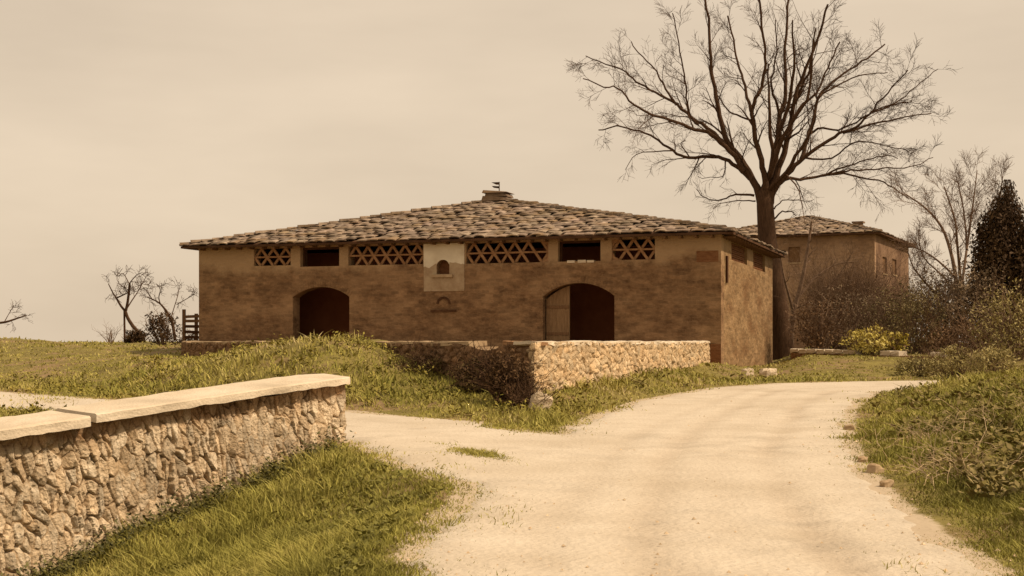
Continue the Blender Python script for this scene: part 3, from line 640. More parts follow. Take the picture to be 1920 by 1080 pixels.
hcs = [np.array([-.5, -.5, HZ]), np.array([HL+.5, -.5, HZ]), np.array([HL+.5, HD+.5, HZ]), np.array([-.5, HD+.5, HZ])]
hap = np.array([HL/2, HD/2, 11.45]); g = MB()
g.add([*hcs, hap-np.array([0, 0, .04]), *[c-np.array([0, 0, .12]) for c in hcs]], [(0, 1, 4), (1, 2, 4), (2, 3, 4), (3, 0, 4), (8, 7, 6, 5), (0, 5, 6, 1), (1, 6, 7, 2), (2, 7, 8, 3), (3, 8, 5, 0)])
hr = g.build('roof', M['deck'], house); g = MB()
for i in range(4): tiles(hcs[i], hcs[(i+1) % 4], hap, .55, .6, g, tr)
hips(hcs, hap, .5, .17, g, tr); g.build('roof_tiles', M['tile'], hr)
g = MB(); cxh, czh = hfront(1581, 424); g.col = (.8, .7, .6)
g.box((cxh+.1, 3.2, HZ+.4), (cxh+.7, 3.8, HZ+1.02)); g.box((cxh-.02, 3.1, HZ+1.02), (cxh+.82, 3.9, HZ+1.13)); g.build('chimney', M['tile'], hr)

# ------------------------------------------------------------------ trees
def spray(mb, p, d, L, r, lvl, rr, up=.15, droop=0.0, dens=1.0, rmin=.006, wig=.22):
    """a branch and its children, down to twigs"""
    n = max(3, int(3+L*1.2)); pts = [p.copy()]; rad = [r]; d = d.normalized(); q = p.copy()
    for i in range(n):
        d = (d+Vector((rr.gauss(0, wig), rr.gauss(0, wig), rr.gauss(0, wig)+up*.5-droop*(i/n)))).normalized()
        q = q+d*(L/n); pts.append(q.copy()); rad.append(max(r*(1-.75*(i+1)/n), rmin*.7))
    mb.tube(pts, rad, 6 if r > .06 else (4 if r > .02 else 3))
    if lvl <= 0: return
    kids(mb, pts, rad, L, lvl, rr, up, droop, dens, rmin, wig)
def kids(mb, pts, rad, L, lvl, rr, up, droop, dens, rmin, wig, t0=.22):
    k = max(2, int(dens*(2.2+L*1.1))); n = len(pts)-1
    for j in range(k):
        t = t0+(1-t0)*(j+rr.random())/k; f = t*n; i = min(int(f), n-1); w = f-i
        p = pts[i].lerp(pts[i+1], w); r = rad[i]*(1-w)+rad[i+1]*w; ax = (pts[i+1]-pts[i]).normalized()
        o = ax.orthogonal().normalized(); o.rotate(__import__('mathutils').Quaternion(ax, rr.uniform(0, 6.283)))
        an = R(rr.uniform(24, 58)); d = ax*math.cos(an)+o*math.sin(an)
        spray(mb, p, d, max(.35, L*rr.uniform(.32, .6)*(1.1-.45*t)), max(r*rr.uniform(.34, .55), rmin), lvl-1, rr, up, droop, dens, rmin, wig)
def bez(P, n=4):
    """smooth polyline through points (Catmull-Rom)"""
    P = [Vector(p) for p in P]; o = []
    for i in range(len(P)-1):
        a = P[max(i-1, 0)]; b = P[i]; c = P[i+1]; d = P[min(i+2, len(P)-1)]
        for k in range(n):
            t = k/n; o.append(.5*((2*b)+(c-a)*t+(2*a-5*b+4*c-d)*t*t+(3*b-a-3*c+d)*t**3))
    o.append(P[-1]); return o
# the great bare tree beside the barn
TD = 66.0; rr = random.Random(21)
tree = thing('bare_tree', 'tall leafless tree with a wide spreading crown beside the barn end', 'tree', tuple(at(1466, 690, TD)))
tb = tree.location.copy()
def tp(px, py, dep): v = at(px, py, TD+dep); return Vector(v)-tb
def zp(x, y): return (1060+.41667*x, 100+.41667*y)
g = MB()
tr_pts = [(1468, 700, 29), (1467, 672, 24), (1464, 630, 21), (1457, 570, 19.5), (1447, 500, 18), (1439, 450, 17), (1435.5, 400, 16), (1434.5, 378, 15.5), (1436, 362, 13), (1437, 348, 9), (1438, 336, 4)]
P = bez([tp(a, b, 0) for a, b, c in tr_pts], 3); rads = np.interp(np.linspace(0, 1, len(P)), np.linspace(0, 1, len(tr_pts)), [c*TD/F for _, _, c in tr_pts])
g.tube(P, rads, 12)
g.build('trunk', M['bark'], tree, smooth=True)
limbs = [  # zoomed pixel polyline, start and end radius, sway in depth
    ([(872, 612), (845, 575), (805, 540), (770, 510), (710, 472), (640, 462), (560, 470), (500, 450), (440, 410), (380, 370), (310, 345), (230, 330), (150, 345)], 15, 2.5, .25),
    ([(800, 530), (765, 462), (700, 400), (640, 355), (580, 345), (500, 312), (420, 285), (350, 260), (290, 215), (235, 155), (170, 150), (80, 110)], 12, 2, -.35),
    ([(860, 600), (805, 500), (745, 420), (710, 340), (690, 250), (672, 160), (657, 60), (650, -60), (635, -200), (600, -330)], 19, 4, .15),
    ([(715, 410), (640, 335), (570, 290), (500, 230), (430, 190), (360, 150), (300, 110), (250, 70), (150, 40), (90, 10)], 10, 2, .5),
    ([(600, 320), (560, 280), (545, 200), (540, 120), (522, 30), (505, -80), (480, -180)], 6, 2, -.3),
    ([(500, 232), (465, 180), (430, 120), (400, 70), (350, 20), (290, -50)], 5.5, 2, .3),
    ([(905, 600), (890, 510), (865, 420), (850, 330), (840, 250), (870, 180), (895, 100), (900, 20), (885, -120), (870, -260)], 16, 4, -.3),
    ([(842, 275), (822, 200), (800, 120), (775, 40), (755, -60), (730, -170)], 8, 3, .4),
    ([(845, 310), (790, 288), (740, 260), (705, 225), (690, 190)], 5, 2, -.5),
    ([(925, 600), (945, 470), (960, 370), (962, 280), (985, 220), (992, 120), (987, 30), (995, -150), (1010, -300)], 19, 4, .2),
    ([(965, 290), (945, 210), (925, 140), (940, 60), (950, -40), (945, -150)], 7, 2, -.3),
    ([(935, 590), (975, 480), (1000, 400), (1015, 320), (1030, 220), (1060, 120), (1095, 40), (1140, -80), (1180, -220)], 18, 4, -.2),
    ([(1012, 345), (1040, 265), (1090, 212), (1130, 180), (1160, 110), (1190, 40), (1235, -50)], 8, 3, .4),
    ([(1035, 215), (1080, 120), (1100, 60), (1120, -20), (1160, -130)], 7, 3, -.5),
    ([(945, 612), (1000, 540), (1050, 490), (1110, 440), (1190, 390), (1250, 355), (1310, 330), (1370, 270), (1430, 200), (1490, 130), (1545, 75)], 14, 2, -.3),
    ([(1250, 357), (1320, 335), (1400, 315), (1480, 295), (1560, 282), (1650, 270)], 6.5, 2, .4),
    ([(1062, 478), (1090, 380), (1112, 310), (1140, 200), (1200, 130), (1280, 70), (1360, 20), (1440, -40)], 10, 3, .5),
    ([(1100, 360), (1160, 338), (1230, 345), (1310, 310), (1400, 250), (1490, 225), (1560, 215)], 5.5, 1.8, -.6),
    ([(1142, 195), (1210, 152), (1290, 112), (1380, 92), (1450, 88)], 5, 1.8, .2),
    ([(1370, 270), (1440, 245), (1530, 195), (1600, 130), (1680, 70)], 4.5, 1.5, .2),
    ([(950, 600), (1010, 562), (1080, 565), (1160, 550), (1250, 545), (1330, 560), (1410, 570), (1480, 605), (1550, 655)], 10, 2, .3),
    ([(1170, 550), (1225, 520), (1300, 500), (1380, 472), (1440, 460), (1500, 470)], 5, 1.6, -.4),
    ([(1190, 545), (1260, 527), (1360, 525), (1450, 515), (1560, 510), (1660, 470)], 5, 1.6, .5),
    ([(1080, 470), (1200, 470), (1290, 405), (1380, 400), (1450, 420), (1560, 430)], 4.5, 1.5, -.5),
    ([(850, 640), (780, 635), (740, 645), (690, 660), (630, 650), (590, 610)], 5.5, 1.6, .3),
    ([(940, 745), (975, 712), (1020, 712), (1035, 730)], 4.5, 1.6, -.2),
    ([(855, 665), (800, 662), (720, 672), (660, 700)], 3.5, 1.2, -.3),
    ([(940, 700), (980, 662), (1050, 664), (1120, 660)], 3.5, 1.2, .3),
    ([(720, 480), (715, 540), (680, 560), (590, 555)], 3.5, 1.2, .5),
    ([(560, 470), (520, 410), (540, 390)], 3.5, 1.4, .3),
    ([(490, 440), (420, 440), (320, 455), (270, 520)], 3.5, 1.2, -.3),
]
g = MB()
for z, r0, r1, dep in limbs:
    if 570 < z[0][1] < 630: z = [(905+(z[0][0]-905)*.35, 690)]+z             # the limb starts inside the trunk
    P = []; acc = 0
    for i, (x, y) in enumerate(z):
        if i: acc += math.hypot(x-z[i-1][0], y-z[i-1][1])*.41667*TD/F
        P.append(tp(*zp(x, y), dep*acc*.75))
    P = bez(P, 3); n = len(P)
    P = [p+Vector((rr.gauss(0, .025), rr.gauss(0, .025), rr.gauss(0, .025)))*(0 if i == 0 else 1) for i, p in enumerate(P)]
    ra = [max((r0+(r1-r0)*(i/(n-1))**.62)*.41667*TD/F, 0.010)*1.1 for i in range(n)]
    g.tube(P, ra, 8 if r0 > 8 else 6)
    L = sum((P[i+1]-P[i]).length for i in range(n-1))
    low = z[0][1] > 430 and max(y for _, y in z[-3:]) > 300
    kids(g, P, ra, min(L, 7.5)*.56, 3, rr, .06 if low else .12, .16 if low else .03, 1.95 if L > 5 else 1.3, .0078, .10, .22)
for k in range(4):                                  # limbs towards and away from the viewer
    an = rr.choice([90, 270])+rr.uniform(-50, 50); d = Vector((math.cos(R(an)), math.sin(R(an)), rr.uniform(.5, 1.4)))
    spray(g, tp(1436+rr.uniform(-5, 5), 352+rr.uniform(-12, 10), 0), d, rr.uniform(6, 9), .13, 4, rr, .12, 0, .5, .008, .12)
g.build('crown', M['bark'], tree)

def px_tree(name, label, base, d, stems, mat_, group=None, lvl=3, dens=1.0, up=.15, droop=0, rmin=.008, wig=.25, seed=1, klen=.5, cat='tree'):
    rr = random.Random(seed); b = Vector(at(base[0], base[1], d)); t = thing(name, label, cat, tuple(b), 0, group); g = MB(); h = MB()
    for k, (z, r0, r1, dep) in enumerate(stems):
        P = []; acc = 0
        for i, (x, y) in enumerate(z):
            if i: acc += math.hypot(x-z[i-1][0], y-z[i-1][1])*d/F
            P.append(Vector(at(x, y, d+dep*acc))-b)
        P = bez(P, 3); n = len(P); ra = [(r0+(r1-r0)*i/(n-1))*d/F for i in range(n)]
        (g if k == 0 else h).tube(P, ra, 6)
        L = sum((P[i+1]-P[i]).length for i in range(n-1))
        if k > 0: kids(h, P, ra, L*klen, lvl, rr, up, droop, dens, rmin, wig, .35)
    g.build('trunk', mat_, t, smooth=True); h.build('crown', mat_, t)
    return t
def z8(*p): return [(20+.27778*x, 460+.27778*y) for x, y in p]
t1 = px_tree('pruned_tree', 'pruned bare fruit tree with forked trunk, beside the squat dark bush left of the barn', (262, 645), 76,
        [(z8((890, 680), (860, 590), (825, 545), (790, 490), (775, 445)), 4.2, 3.2, 0),
         (z8((775, 445), (745, 410), (715, 360), (690, 320), (660, 260)), 2.6, .8, .4), (z8((778, 440), (790, 380), (798, 310), (803, 255)), 3, 2.2, -.2),
         (z8((782, 430), (820, 370), (860, 310), (915, 210)), 1.5, .6, .5), (z8((715, 355), (760, 335), (790, 320)), 1.5, .9, -.5), (z8((800, 260), (760, 190), (730, 210)), 1, .5, .6), (z8((800, 258), (850, 200), (880, 190)), 1, .5, -.6)],
        M['bark'], 'pruned trees on the field edge', 3, 1.5, .1, .1, .012, .35, 5, .45)
g = MB(); p0 = Vector(at(234, 647, 76))-t1.location; p1 = Vector(at(233, 583, 76))-t1.location; g.tube([p0, p1], [.07, .06], 6); g.build('stake', M['darkwood'], t1)
px_tree('pruned_tree', 'small bare tree leaning left between the pruned tree and the wooden fence', (330, 640), 72,
        [(z8((1110, 640), (1090, 520), (1060, 460), (1040, 430)), 3.4, 2.5, 0), (z8((1040, 430), (1010, 395), (970, 370), (920, 350)), 2.2, .8, .3), (z8((1010, 395), (1000, 350), (1010, 300), (985, 260)), 1.2, .6, -.4),
         (z8((1080, 500), (1100, 430), (1130, 330), (1130, 290)), 1.2, .5, .5), (z8((960, 370), (910, 300), (890, 280)), 1, .4, -.3), (z8((1120, 400), (1190, 360), (1240, 330)), 1, .4, .2)],
        M['bark'], 'pruned trees on the field edge', 3, 1.3, .12, .1, .011, .35, 9, .5)
px_tree('pruned_tree', 'thin pruned tree at the far left end of the field', (-26, 648), 78,
        [([(-26, 648), (-22, 625), (-12, 606)], 3.6, 3, 0), ([(-12, 606), (10, 604), (32, 597), (50, 591)], 2.6, 1.0, .2), ([(-12, 606), (-20, 580), (-24, 560)], 2, .6, -.3), ([(8, 604), (18, 586), (26, 572)], .9, .3, .4)],
        M['bark'], 'pruned trees on the field edge', 3, 1.2, .1, .1, .011, .35, 12, .5)
px_tree('forked_sapling', 'slender forked sapling rising beside the trunk of the big bare tree', (1482, 668), 68,
        [([(1482, 668), (1484, 630), (1487, 590), (1492, 570)], 6, 5, 0), ([(1492, 570), (1503, 530), (1511, 490), (1517, 450), (1522, 415)], 4.5, 1.6, .1), ([(1488, 585), (1478, 550), (1468, 510), (1462, 470)], 3, 1, -.4), ([(1495, 560), (1530, 520), (1570, 495), (1610, 490)], 2.4, .8, .2), ([(1490, 580), (1525, 560), (1570, 520), (1600, 470)], 2, .7, -.3)],
        M['bark_grey'], None, 3, 1.3, .15, 0, .009, .2, 15, .5)
px_tree('bare_tree', 'bare many-stemmed tree in front of the dark cypress at the right edge', (1795, 625), 62,
        [([(1795, 625), (1796, 600), (1797, 580)], 7, 6, 0), ([(1797, 580), (1792, 520), (1782, 470), (1765, 425), (1735, 390), (1695, 362)], 4.5, 1, .2), ([(1797, 585), (1800, 520), (1795, 460), (1790, 410), (1770, 350)], 3.6, 1, -.3),
         ([(1798, 580), (1808, 500), (1818, 430), (1826, 370), (1832, 320)], 3, .8, .4), ([(1796, 590), (1765, 560), (1735, 530), (1712, 500), (1702, 470)], 3.2, .8, -.4), ([(1792, 520), (1760, 490), (1730, 470), (1700, 460)], 2.2, .7, .3),
         ([(1797, 570), (1812, 470), (1806, 390), (1795, 340)], 2.6, .8, .5), ([(1796, 560), (1770, 520), (1730, 480), (1722, 430)], 2.2, .6, -.2), ([(1800, 560), (1850, 470), (1870, 400), (1880, 330)], 2.6, .8, .3)],
        M['bark_grey'], None, 3, 2.1, .2, 0, .008, .14, 18, .5)

# ------------------------------------------------------------------ leafy and twiggy plants
def leaves(n, cen, rad, size, cols, r, clump=24, shell=.55, flat=0.0):
    """n leaf faces in clumps through an ellipsoid; returns verts, tris, tint"""
    k = max(6, n//clump); dv = r.normal(size=(k, 3)); dv /= np.linalg.norm(dv, axis=1)[:, None]
    cc = dv*(shell+(1-shell)*r.random((k, 1))**.6)*(.78+.44*r.random((k, 1))); cs_ = r.random(k)
    i = r.integers(0, k, n); p = cc[i]+r.normal(0, .13, (n, 3)); p = p*np.array(rad)+np.array(cen)
    a = r.normal(size=(n, 3)); a[:, 2] *= (1-flat); a /= np.linalg.norm(a, axis=1)[:, None]
    b = np.cross(a, r.normal(size=(n, 3))); b /= np.linalg.norm(b, axis=1)[:, None]+1e-9
    s = size*(.6+.8*r.random((n, 1)))
    v = np.stack([p-a*s, p+b*s*.42, p+a*s, p-b*s*.42], 1).reshape(-1, 3)
    f = np.arange(4*n).reshape(-1, 4); cols = np.array(cols); m = np.clip(cs_[i]*.7+r.random(n)*.3, 0, .999)
    j = m*(len(cols)-1); j0 = j.astype(int); w = (j-j0)[:, None]; t = cols[j0]*(1-w)+cols[np.minimum(j0+1, len(cols)-1)]*w
    return v, f, np.repeat(t, 4, 0)
def bush(name, label, px, py_base, d, w, h, n, size, cols, seed, twigs=26, group=None, cat='bush', mat_=None, shell=.45, dz=None, thin=.55):
    """w, h in pixels at distance d; base on row py_base"""
    b = at(px, py_base, d); o = thing(name, label, cat, tuple(b), 0, group); r = np.random.default_rng(seed); rr = random.Random(seed)
    W_, H_ = w*d/F, h*d/F
    if n:
        v, f, t = leaves(n, (0, 0, H_*.52), (W_*.5, (dz or W_*.45), H_*.5), size, cols, r, shell=shell); v[:, 2] = np.maximum(v[:, 2], .02)
        link_mesh('foliage', v, f, M['leaf'], o, t)
    g = MB()
    for k in range(twigs):
        a = rr.uniform(0, 6.283); q = rr.uniform(0, .3); p = Vector((math.cos(a)*W_*q*.5, math.sin(a)*W_*q*.4, 0)); tl = rr.uniform(.1, 1.0)
        dd = Vector((math.cos(a)*W_*.5*tl, math.sin(a)*W_*.4*tl, H_*rr.uniform(.6, 1.05)))
        spray(g, p, dd, dd.length, .018+.006*H_, 2, rr, .12, 0, thin, .007, .2)
    g.build('stems', mat_ or M['bark_grey'], o)
    return o
BR = [(.10, .055, .027), (.17, .10, .05), (.26, .165, .09)]
OL = [(.19, .15, .05), (.34, .28, .11), (.50, .43, .2)]
GR = [(.09, .08, .018), (.18, .16, .04), (.28, .25, .075)]
DK = [(.04, .021, .010), (.07, .04, .017), (.10, .06, .025)]
OL2 = [(.12, .09, .04), (.21, .165, .075), (.31, .25, .12)]
YE = [(.46, .37, .08), (.62, .52, .14), (.74, .65, .24)]
GY = [(.14, .095, .06), (.24, .175, .11), (.36, .275, .18)]
for a in [
    ('shrub', 'low dark brown shrub behind the garden wall, just right of the big trunk', 1535, 668, 61, 100, 110, 1700, .065, BR, 31, 60),
    ('shrub', 'tall pale brown twiggy shrub in front of the farmhouse wall', 1590, 665, 66, 190, 112, 3600, .06, GY, 32, 80),
    ('shrub', 'rounded brown shrub above and behind the yellow bush', 1672, 660, 63, 130, 118, 3000, .06, OL2, 33, 60),
    ('shrub', 'greyish bush with soft top right of the farmhouse corner', 1765, 655, 61, 135, 150, 6500, .06, GY, 34, 50),
    ('shrub', 'wide grey-brown bush under the dark cypress', 1835, 665, 58, 140, 150, 5500, .07, GY, 35, 40),
    ('shrub', 'brown scrub filling the gap between yellow bush and grey bush', 1725, 672, 58, 110, 120, 3800, .06, OL2, 36, 40),
    ('shrub', 'dark brown scrub at the foot of the cypress', 1800, 690, 54, 130, 90, 2200, .065, BR, 37, 40),
    ('shrub', 'tangled brown scrub at the far right edge behind the verge', 1890, 700, 52, 130, 160, 2800, .065, OL, 38, 40)]:
    bush(*a, group='bushes behind the garden wall', mat_=M['bark_grey'])
bush('yellow_bush', 'bright yellow flowering bush spilling over the garden wall', 1632, 664, 56.5, 100, 44, 1900, .065, YE, 41, 40, None, 'bush', M['bark_grey'], .3, thin=.7)
bush('yellow_bush', 'small yellow-green sprig to the right of the big yellow bush', 1682, 662, 56.2, 45, 42, 700, .06, [(.25, .2, .03), (.45, .35, .05)], 42, 14, None, 'bush', M['bark_grey'], .3)
for a in [
    ('hedge_bush', 'leafy olive bush at the bend where the road disappears', 1722, 712, 45, 80, 46, 1900, .05, OL, 51, 22),
    ('hedge_bush', 'loose pale green bush right of the bend, nearest the road', 1790, 716, 43, 90, 62, 2200, .05, OL, 52, 24),
    ('hedge_bush', 'bushy green growth at the right edge above the verge', 1862, 716, 41, 90, 66, 2400, .05, OL, 53, 24)]:
    bush(*a, group='green bushes along the bend')
DKM = [(.06, .033, .015), (.11, .065, .028), (.17, .135, .04)]
bush('yellow_bush', 'tall thin yellow sprig standing up out of the big yellow bush', 1646, 656, 56.8, 34, 48, 420, .06, YE, 43, 12, None, 'bush', M['bark_grey'], .3)
bush('bare_shrub', 'large leafless pale shrub spreading its twigs across the farmhouse wall', 1578, 640, 78, 190, 150, 500, .05, GY, 45, 150, None, 'bush', M['bark_grey'], .5, thin=1.0)
bush('bare_shrub', 'thin leafless shrub against the right corner of the farmhouse', 1672, 640, 80, 110, 125, 300, .05, GY, 46, 80, None, 'bush', M['bark_grey'], .5, thin=1.0)
# brambles over the courtyard wall corner
for a in [
    ('bramble', 'dark brown bramble hanging against the shaded courtyard wall', 810, 732, 31.6, 135, 72, 2000, .045, DKM, 61, 46),
    ('bramble', 'dark bramble bush next to the broken gap in the courtyard wall', 895, 750, 29.0, 95, 78, 1900, .042, DKM, 62, 40),
    ('bramble', 'tall brown thicket against the corner of the courtyard wall', 955, 776, 26.9, 85, 105, 2600, .042, [(.07, .037, .017), (.12, .068, .03), (.18, .105, .05)], 63, 60),
    ('bramble', 'low dry bramble in front of the wall corner by the leaning slab', 985, 790, 25.9, 60, 48, 700, .038, BR, 64, 30)]:
    bush(*a, group='brambles against the courtyard wall', mat_=M['bark'], thin=.8)
# cypress at the right edge
cy = thing('cypress', 'tall dark evergreen cypress at the right edge of the view', 'tree', tuple(at(1884, 690, 59)))
v, f, t = leaves(30000, (0, 0, 4.2), (1.35, 1.35, 3.9), .10, DK, np.random.default_rng(71), clump=110, shell=.3); v[:, 2] = np.where(v[:, 2] > 8.35, 8.35-(v[:, 2]-8.35)*.9, v[:, 2])
zz = v[:, 2]/8.3; k = np.interp(zz, [0, .1, .35, .6, .8, .93, 1.05], [.55, .95, 1.08, 1.0, .72, .45, .2]); cx0 = .0; v[:, 0] *= k; v[:, 1] *= k
link_mesh('crown', v, f, M['leaf'], cy, t); g = MB(); g.tube([(0, 0, -.3), (.02, 0, 3), (0, 0, 7.5)], [.22, .16, .05], 8); g.build('trunk', M['bark'], cy)
# far left: squat bush, spiky shrub, scrub, fence
bush('squat_bush', 'squat dark bush at the foot of the forked pruned tree', 254, 650, 75, 38, 32, 2400, .07, DK, 81, 20, shell=.2)
bush('shrub', 'dark prickly shrub with knobbly top between the small trees and the fence', 305, 652, 70, 66, 68, 1300, .08, DK, 82, 22, shell=.3)
bush('scrub', 'faint leafless scrub twigs on the field crest left of the pruned tree', 208, 650, 74, 34, 44, 0, .06, BR, 83, 12, thin=.5)
bush('shrub', 'low brown scrub below the wooden fence', 352, 660, 62, 50, 34, 800, .06, BR, 84, 14)
fo = at(345, 640, 61); fe = thing('wooden_fence', 'short wooden rail fence joined to the left corner of the barn', 'fence', tuple(fo))
for i, (px, top) in enumerate(((345, 580), (368, 588))):
    g = MB(); p = at(px, 648, 61)-fo; q = at(px, top, 61)-fo; g.bar(p, q, .14, .12, (0, 1, 0)); g.build('post', M['wood'], fe)
for y in (594, 602, 612, 622, 632):
    g = MB(); p = at(346, y, 60.9)-fo; q = at(376, y+rnd.uniform(-1.5, 1.5), 60.9)-fo; g.bar(p, q, .05, .13); g.build('rail', M['darkwood'] if y > 605 else M['wood'], fe)

# garden wall beyond the bend
ga, gb = at(1484, 655, 60)[:2], at(1775, 672, 52.5)[:2]; gw = thing('garden_wall', 'low stone garden wall with pale coping stones above the grass bank', 'wall', (0, 0, 0))
gd = (gb-ga)/np.linalg.norm(gb-ga); gnn = np.array([gd[1], -gd[0]])
def gz_t(s, x, y): return EYE+(HOR-(661+ (s/np.linalg.norm(gb-ga))*8))*y/F
rubble('stonework', [tuple(ga), tuple(gb), tuple(gb-gnn*.4), tuple(ga-gnn*.4)], lambda s, x, y: G(x, y)-.3, gz_t, .24, .06, gw, 25, depth=.08, tone=lambda s, z, x, y: np.array([[.62, .47, .36]]))
gr_ = random.Random(4); p = 0.0; LG = float(np.linalg.norm(gb-ga))
while p < LG-.2:
    w = gr_.uniform(.45, .85); q = min(p+w, LG); a = ga+gd*p; b = ga+gd*(q-.05); zt0 = gz_t(p, 0, a[1])
    if p < LG*.42 or gr_.random() < .35:
        v, f = slab([tuple(a), tuple(b)], .07, -.42, lambda s, zt0=zt0: zt0+.17, .17, .12, int(p*10), .035)
        link_mesh('coping_stone', v, f, M['cap'], gw, np.ones((len(v), 3)))
    p = q

# ------------------------------------------------------------------ loose stones
def rock(name, label, pos, size, seed, mat_, cat='stone', group=None, rot=(0, 0, 0)):
    r = np.random.default_rng(seed); n, m = 10, 7; vs = [(0, 0, -1.0)]; fs = []
    for j in range(1, m):
        for i in range(n):
            th, ph = math.pi*j/m, 2*math.pi*i/n; vs.append((math.sin(th)*math.cos(ph), math.sin(th)*math.sin(ph), -math.cos(th)))
    vs.append((0, 0, 1.0)); vs = np.array(vs); vs = np.sign(vs)*np.abs(vs)**.62; vs *= (.82+.36*r.random((len(vs), 1))); vs *= np.array(size)/2
    for i in range(n): fs.append((0, 1+(i+1) % n, 1+i)); fs.append((len(vs)-1, 1+(m-2)*n+i, 1+(m-2)*n+(i+1) % n))
    for j in range(m-2):
        for i in range(n): fs.append((1+j*n+i, 1+j*n+(i+1) % n, 1+(j+1)*n+(i+1) % n, 1+(j+1)*n+i))
    o = link_mesh(name, vs, fs, mat_, None, np.ones((len(vs), 3)), smooth=False); o.location = pos; o.rotation_euler = rot
    return tag(o, label, cat, group)
def gp(px, py):
    d = EYE/((py-HOR)/F+SL)
    for _ in range(12):
        x = (px-960)*d/F; z = float(G(np.array([x]), np.array([d]))[0]); d = .5*d+.5*max((EYE-z)*F/(py-HOR), 5)
    x = (px-960)*d/F; return x, d, float(G(np.array([x]), np.array([d]))[0])
x, y, z = gp(1012, 776); rock('leaning_slab', 'pale stone slab leaning at the foot of the courtyard wall corner', (x, y, z+.16), (.42, .2, .5), 1, M['stone'], rot=(.2, .35, .3))
for i, (px, py, s, l) in enumerate([(1640, 886, .17, 'largest reddish stone on the right road edge'), (1618, 866, .12, 'reddish stone just above the largest one on the right road edge'), (1592, 806, .14, 'pale stone under the verge at the narrowest part of the right edge'),
                                  (1662, 912, .12, 'small stone just below the largest reddish stone on the right road edge'), (1440, 706, .5, 'long pale stone lying by the barn end wall'), (1402, 702, .42, 'blocky stone at the foot of the barn end wall')]):
    x, y, z = gp(px, py); rock('loose_stone', l, (x, y, z+s*.12), (s*1.3, s, s*.9), 10+i, M['plaster_pale'] if i < 4 else M['stone'], group='loose stones along the road', rot=(0, rnd.uniform(-.2, .2), rnd.uniform(0, 3)))
# gravel: far too many to count
n = 3000; r = np.random.default_rng(91); d = 1/(1/46+r.random(n)*(1/7.5-1/46)); x = (r.random(n)-.5)*.8*d; s_ = road_sd(x, d)
keep = (s_ < .25) & (r.random(n) < np.where(s_ > -.5, .9, .22)); x = x[keep]; d = d[keep]; n = len(x); z = G(x, d)
sz = (.006+.016*r.random(n)**4)*(1+d*.02); base = np.array([[1, 0, 0], [-.5, .87, 0], [-.5, -.87, 0], [0, 0, 1.0]]); an = r.random(n)*6.28
v = base[None]*sz[:, None, None]*np.array([1, 1, .8]); ca, sa = np.cos(an), np.sin(an)
vx_ = v[:, :, 0]*ca[:, None]-v[:, :, 1]*sa[:, None]; vy_ = v[:, :, 0]*sa[:, None]+v[:, :, 1]*ca[:, None]
v = np.stack([vx_+x[:, None], vy_+d[:, None], v[:, :, 2]+z[:, None]+.012], -1).reshape(-1, 3)
f = (np.arange(n)[:, None, None]*4+np.array([[0, 1, 3], [1, 2, 3], [2, 0, 3]])[None]).reshape(-1, 3)
t = np.repeat(.75+.45*r.random((n, 1)), 4, 0)*np.array([[1, .93, .85]])
tag(link_mesh('gravel', v, f, M['stone'], None, t), 'scattered small gravel on the pale dirt road', 'gravel', kind='stuff')

# ------------------------------------------------------------------ grass and weeds
def in_barn(x, y):
    a = (x-BO[0])*BU[0]+(y-BO[1])*BU[1]; b = (x-BO[0])*BV[0]+(y-BO[1])*BV[1]
    return (a > -.1) & (a < BL+.1) & (b > -.1) & (b < BD+.1)
def patch(x, y):                                    # tufts growing on the road itself
    k = np.zeros_like(x)
    for (px, py, w, h) in ((835, 840, 30, 5), (880, 850, 35, 6), (925, 860, 26, 6), (1000, 805, 60, 7), (120, 748, 75, 7), (70, 763, 40, 4)):
        d = EYE/((py-HOR)/F+SL); cx_ = (px-960)*d/F; dy = d-EYE/((py+h-HOR)/F+SL); k = np.maximum(k, np.exp(-((x-cx_)/(w*d/F))**2-((y-d)/max(dy, .15))**2))
    return k
def scatter(n, seed, dmin=6.5, dmax=100):
    r = np.random.default_rng(seed); d = 1/(1/dmax+r.random(n)*(1/dmin-1/dmax)); x = (r.random(n)-.5)*.92*d
    s_ = road_sd(x, d); pt = patch(x, d)
    ok = (s_ > -.05+1.1*(r.random(n)**2.2-.25)*np.where(r.random(n) < .5, 1, -.3)) | (r.random(n) < pt*.9) | ((s_ > -.7) & (r.random(n) < .05))
    ok &= ~in_barn(x, d) & (poly_sd(x, d, COURT) > .12)
    fs_, fa = fw_side(x, d), fw_along(x, d); ok &= ~((fs_ < .06) & (fs_ > -TH-.05) & (fa < WLEN+.05))
    return r, x[ok], d[ok], s_[ok], pt[ok]
GC = np.array([(.15, .13, .035), (.25, .235, .05), (.35, .32, .075), (.45, .385, .115), (.52, .42, .23)])
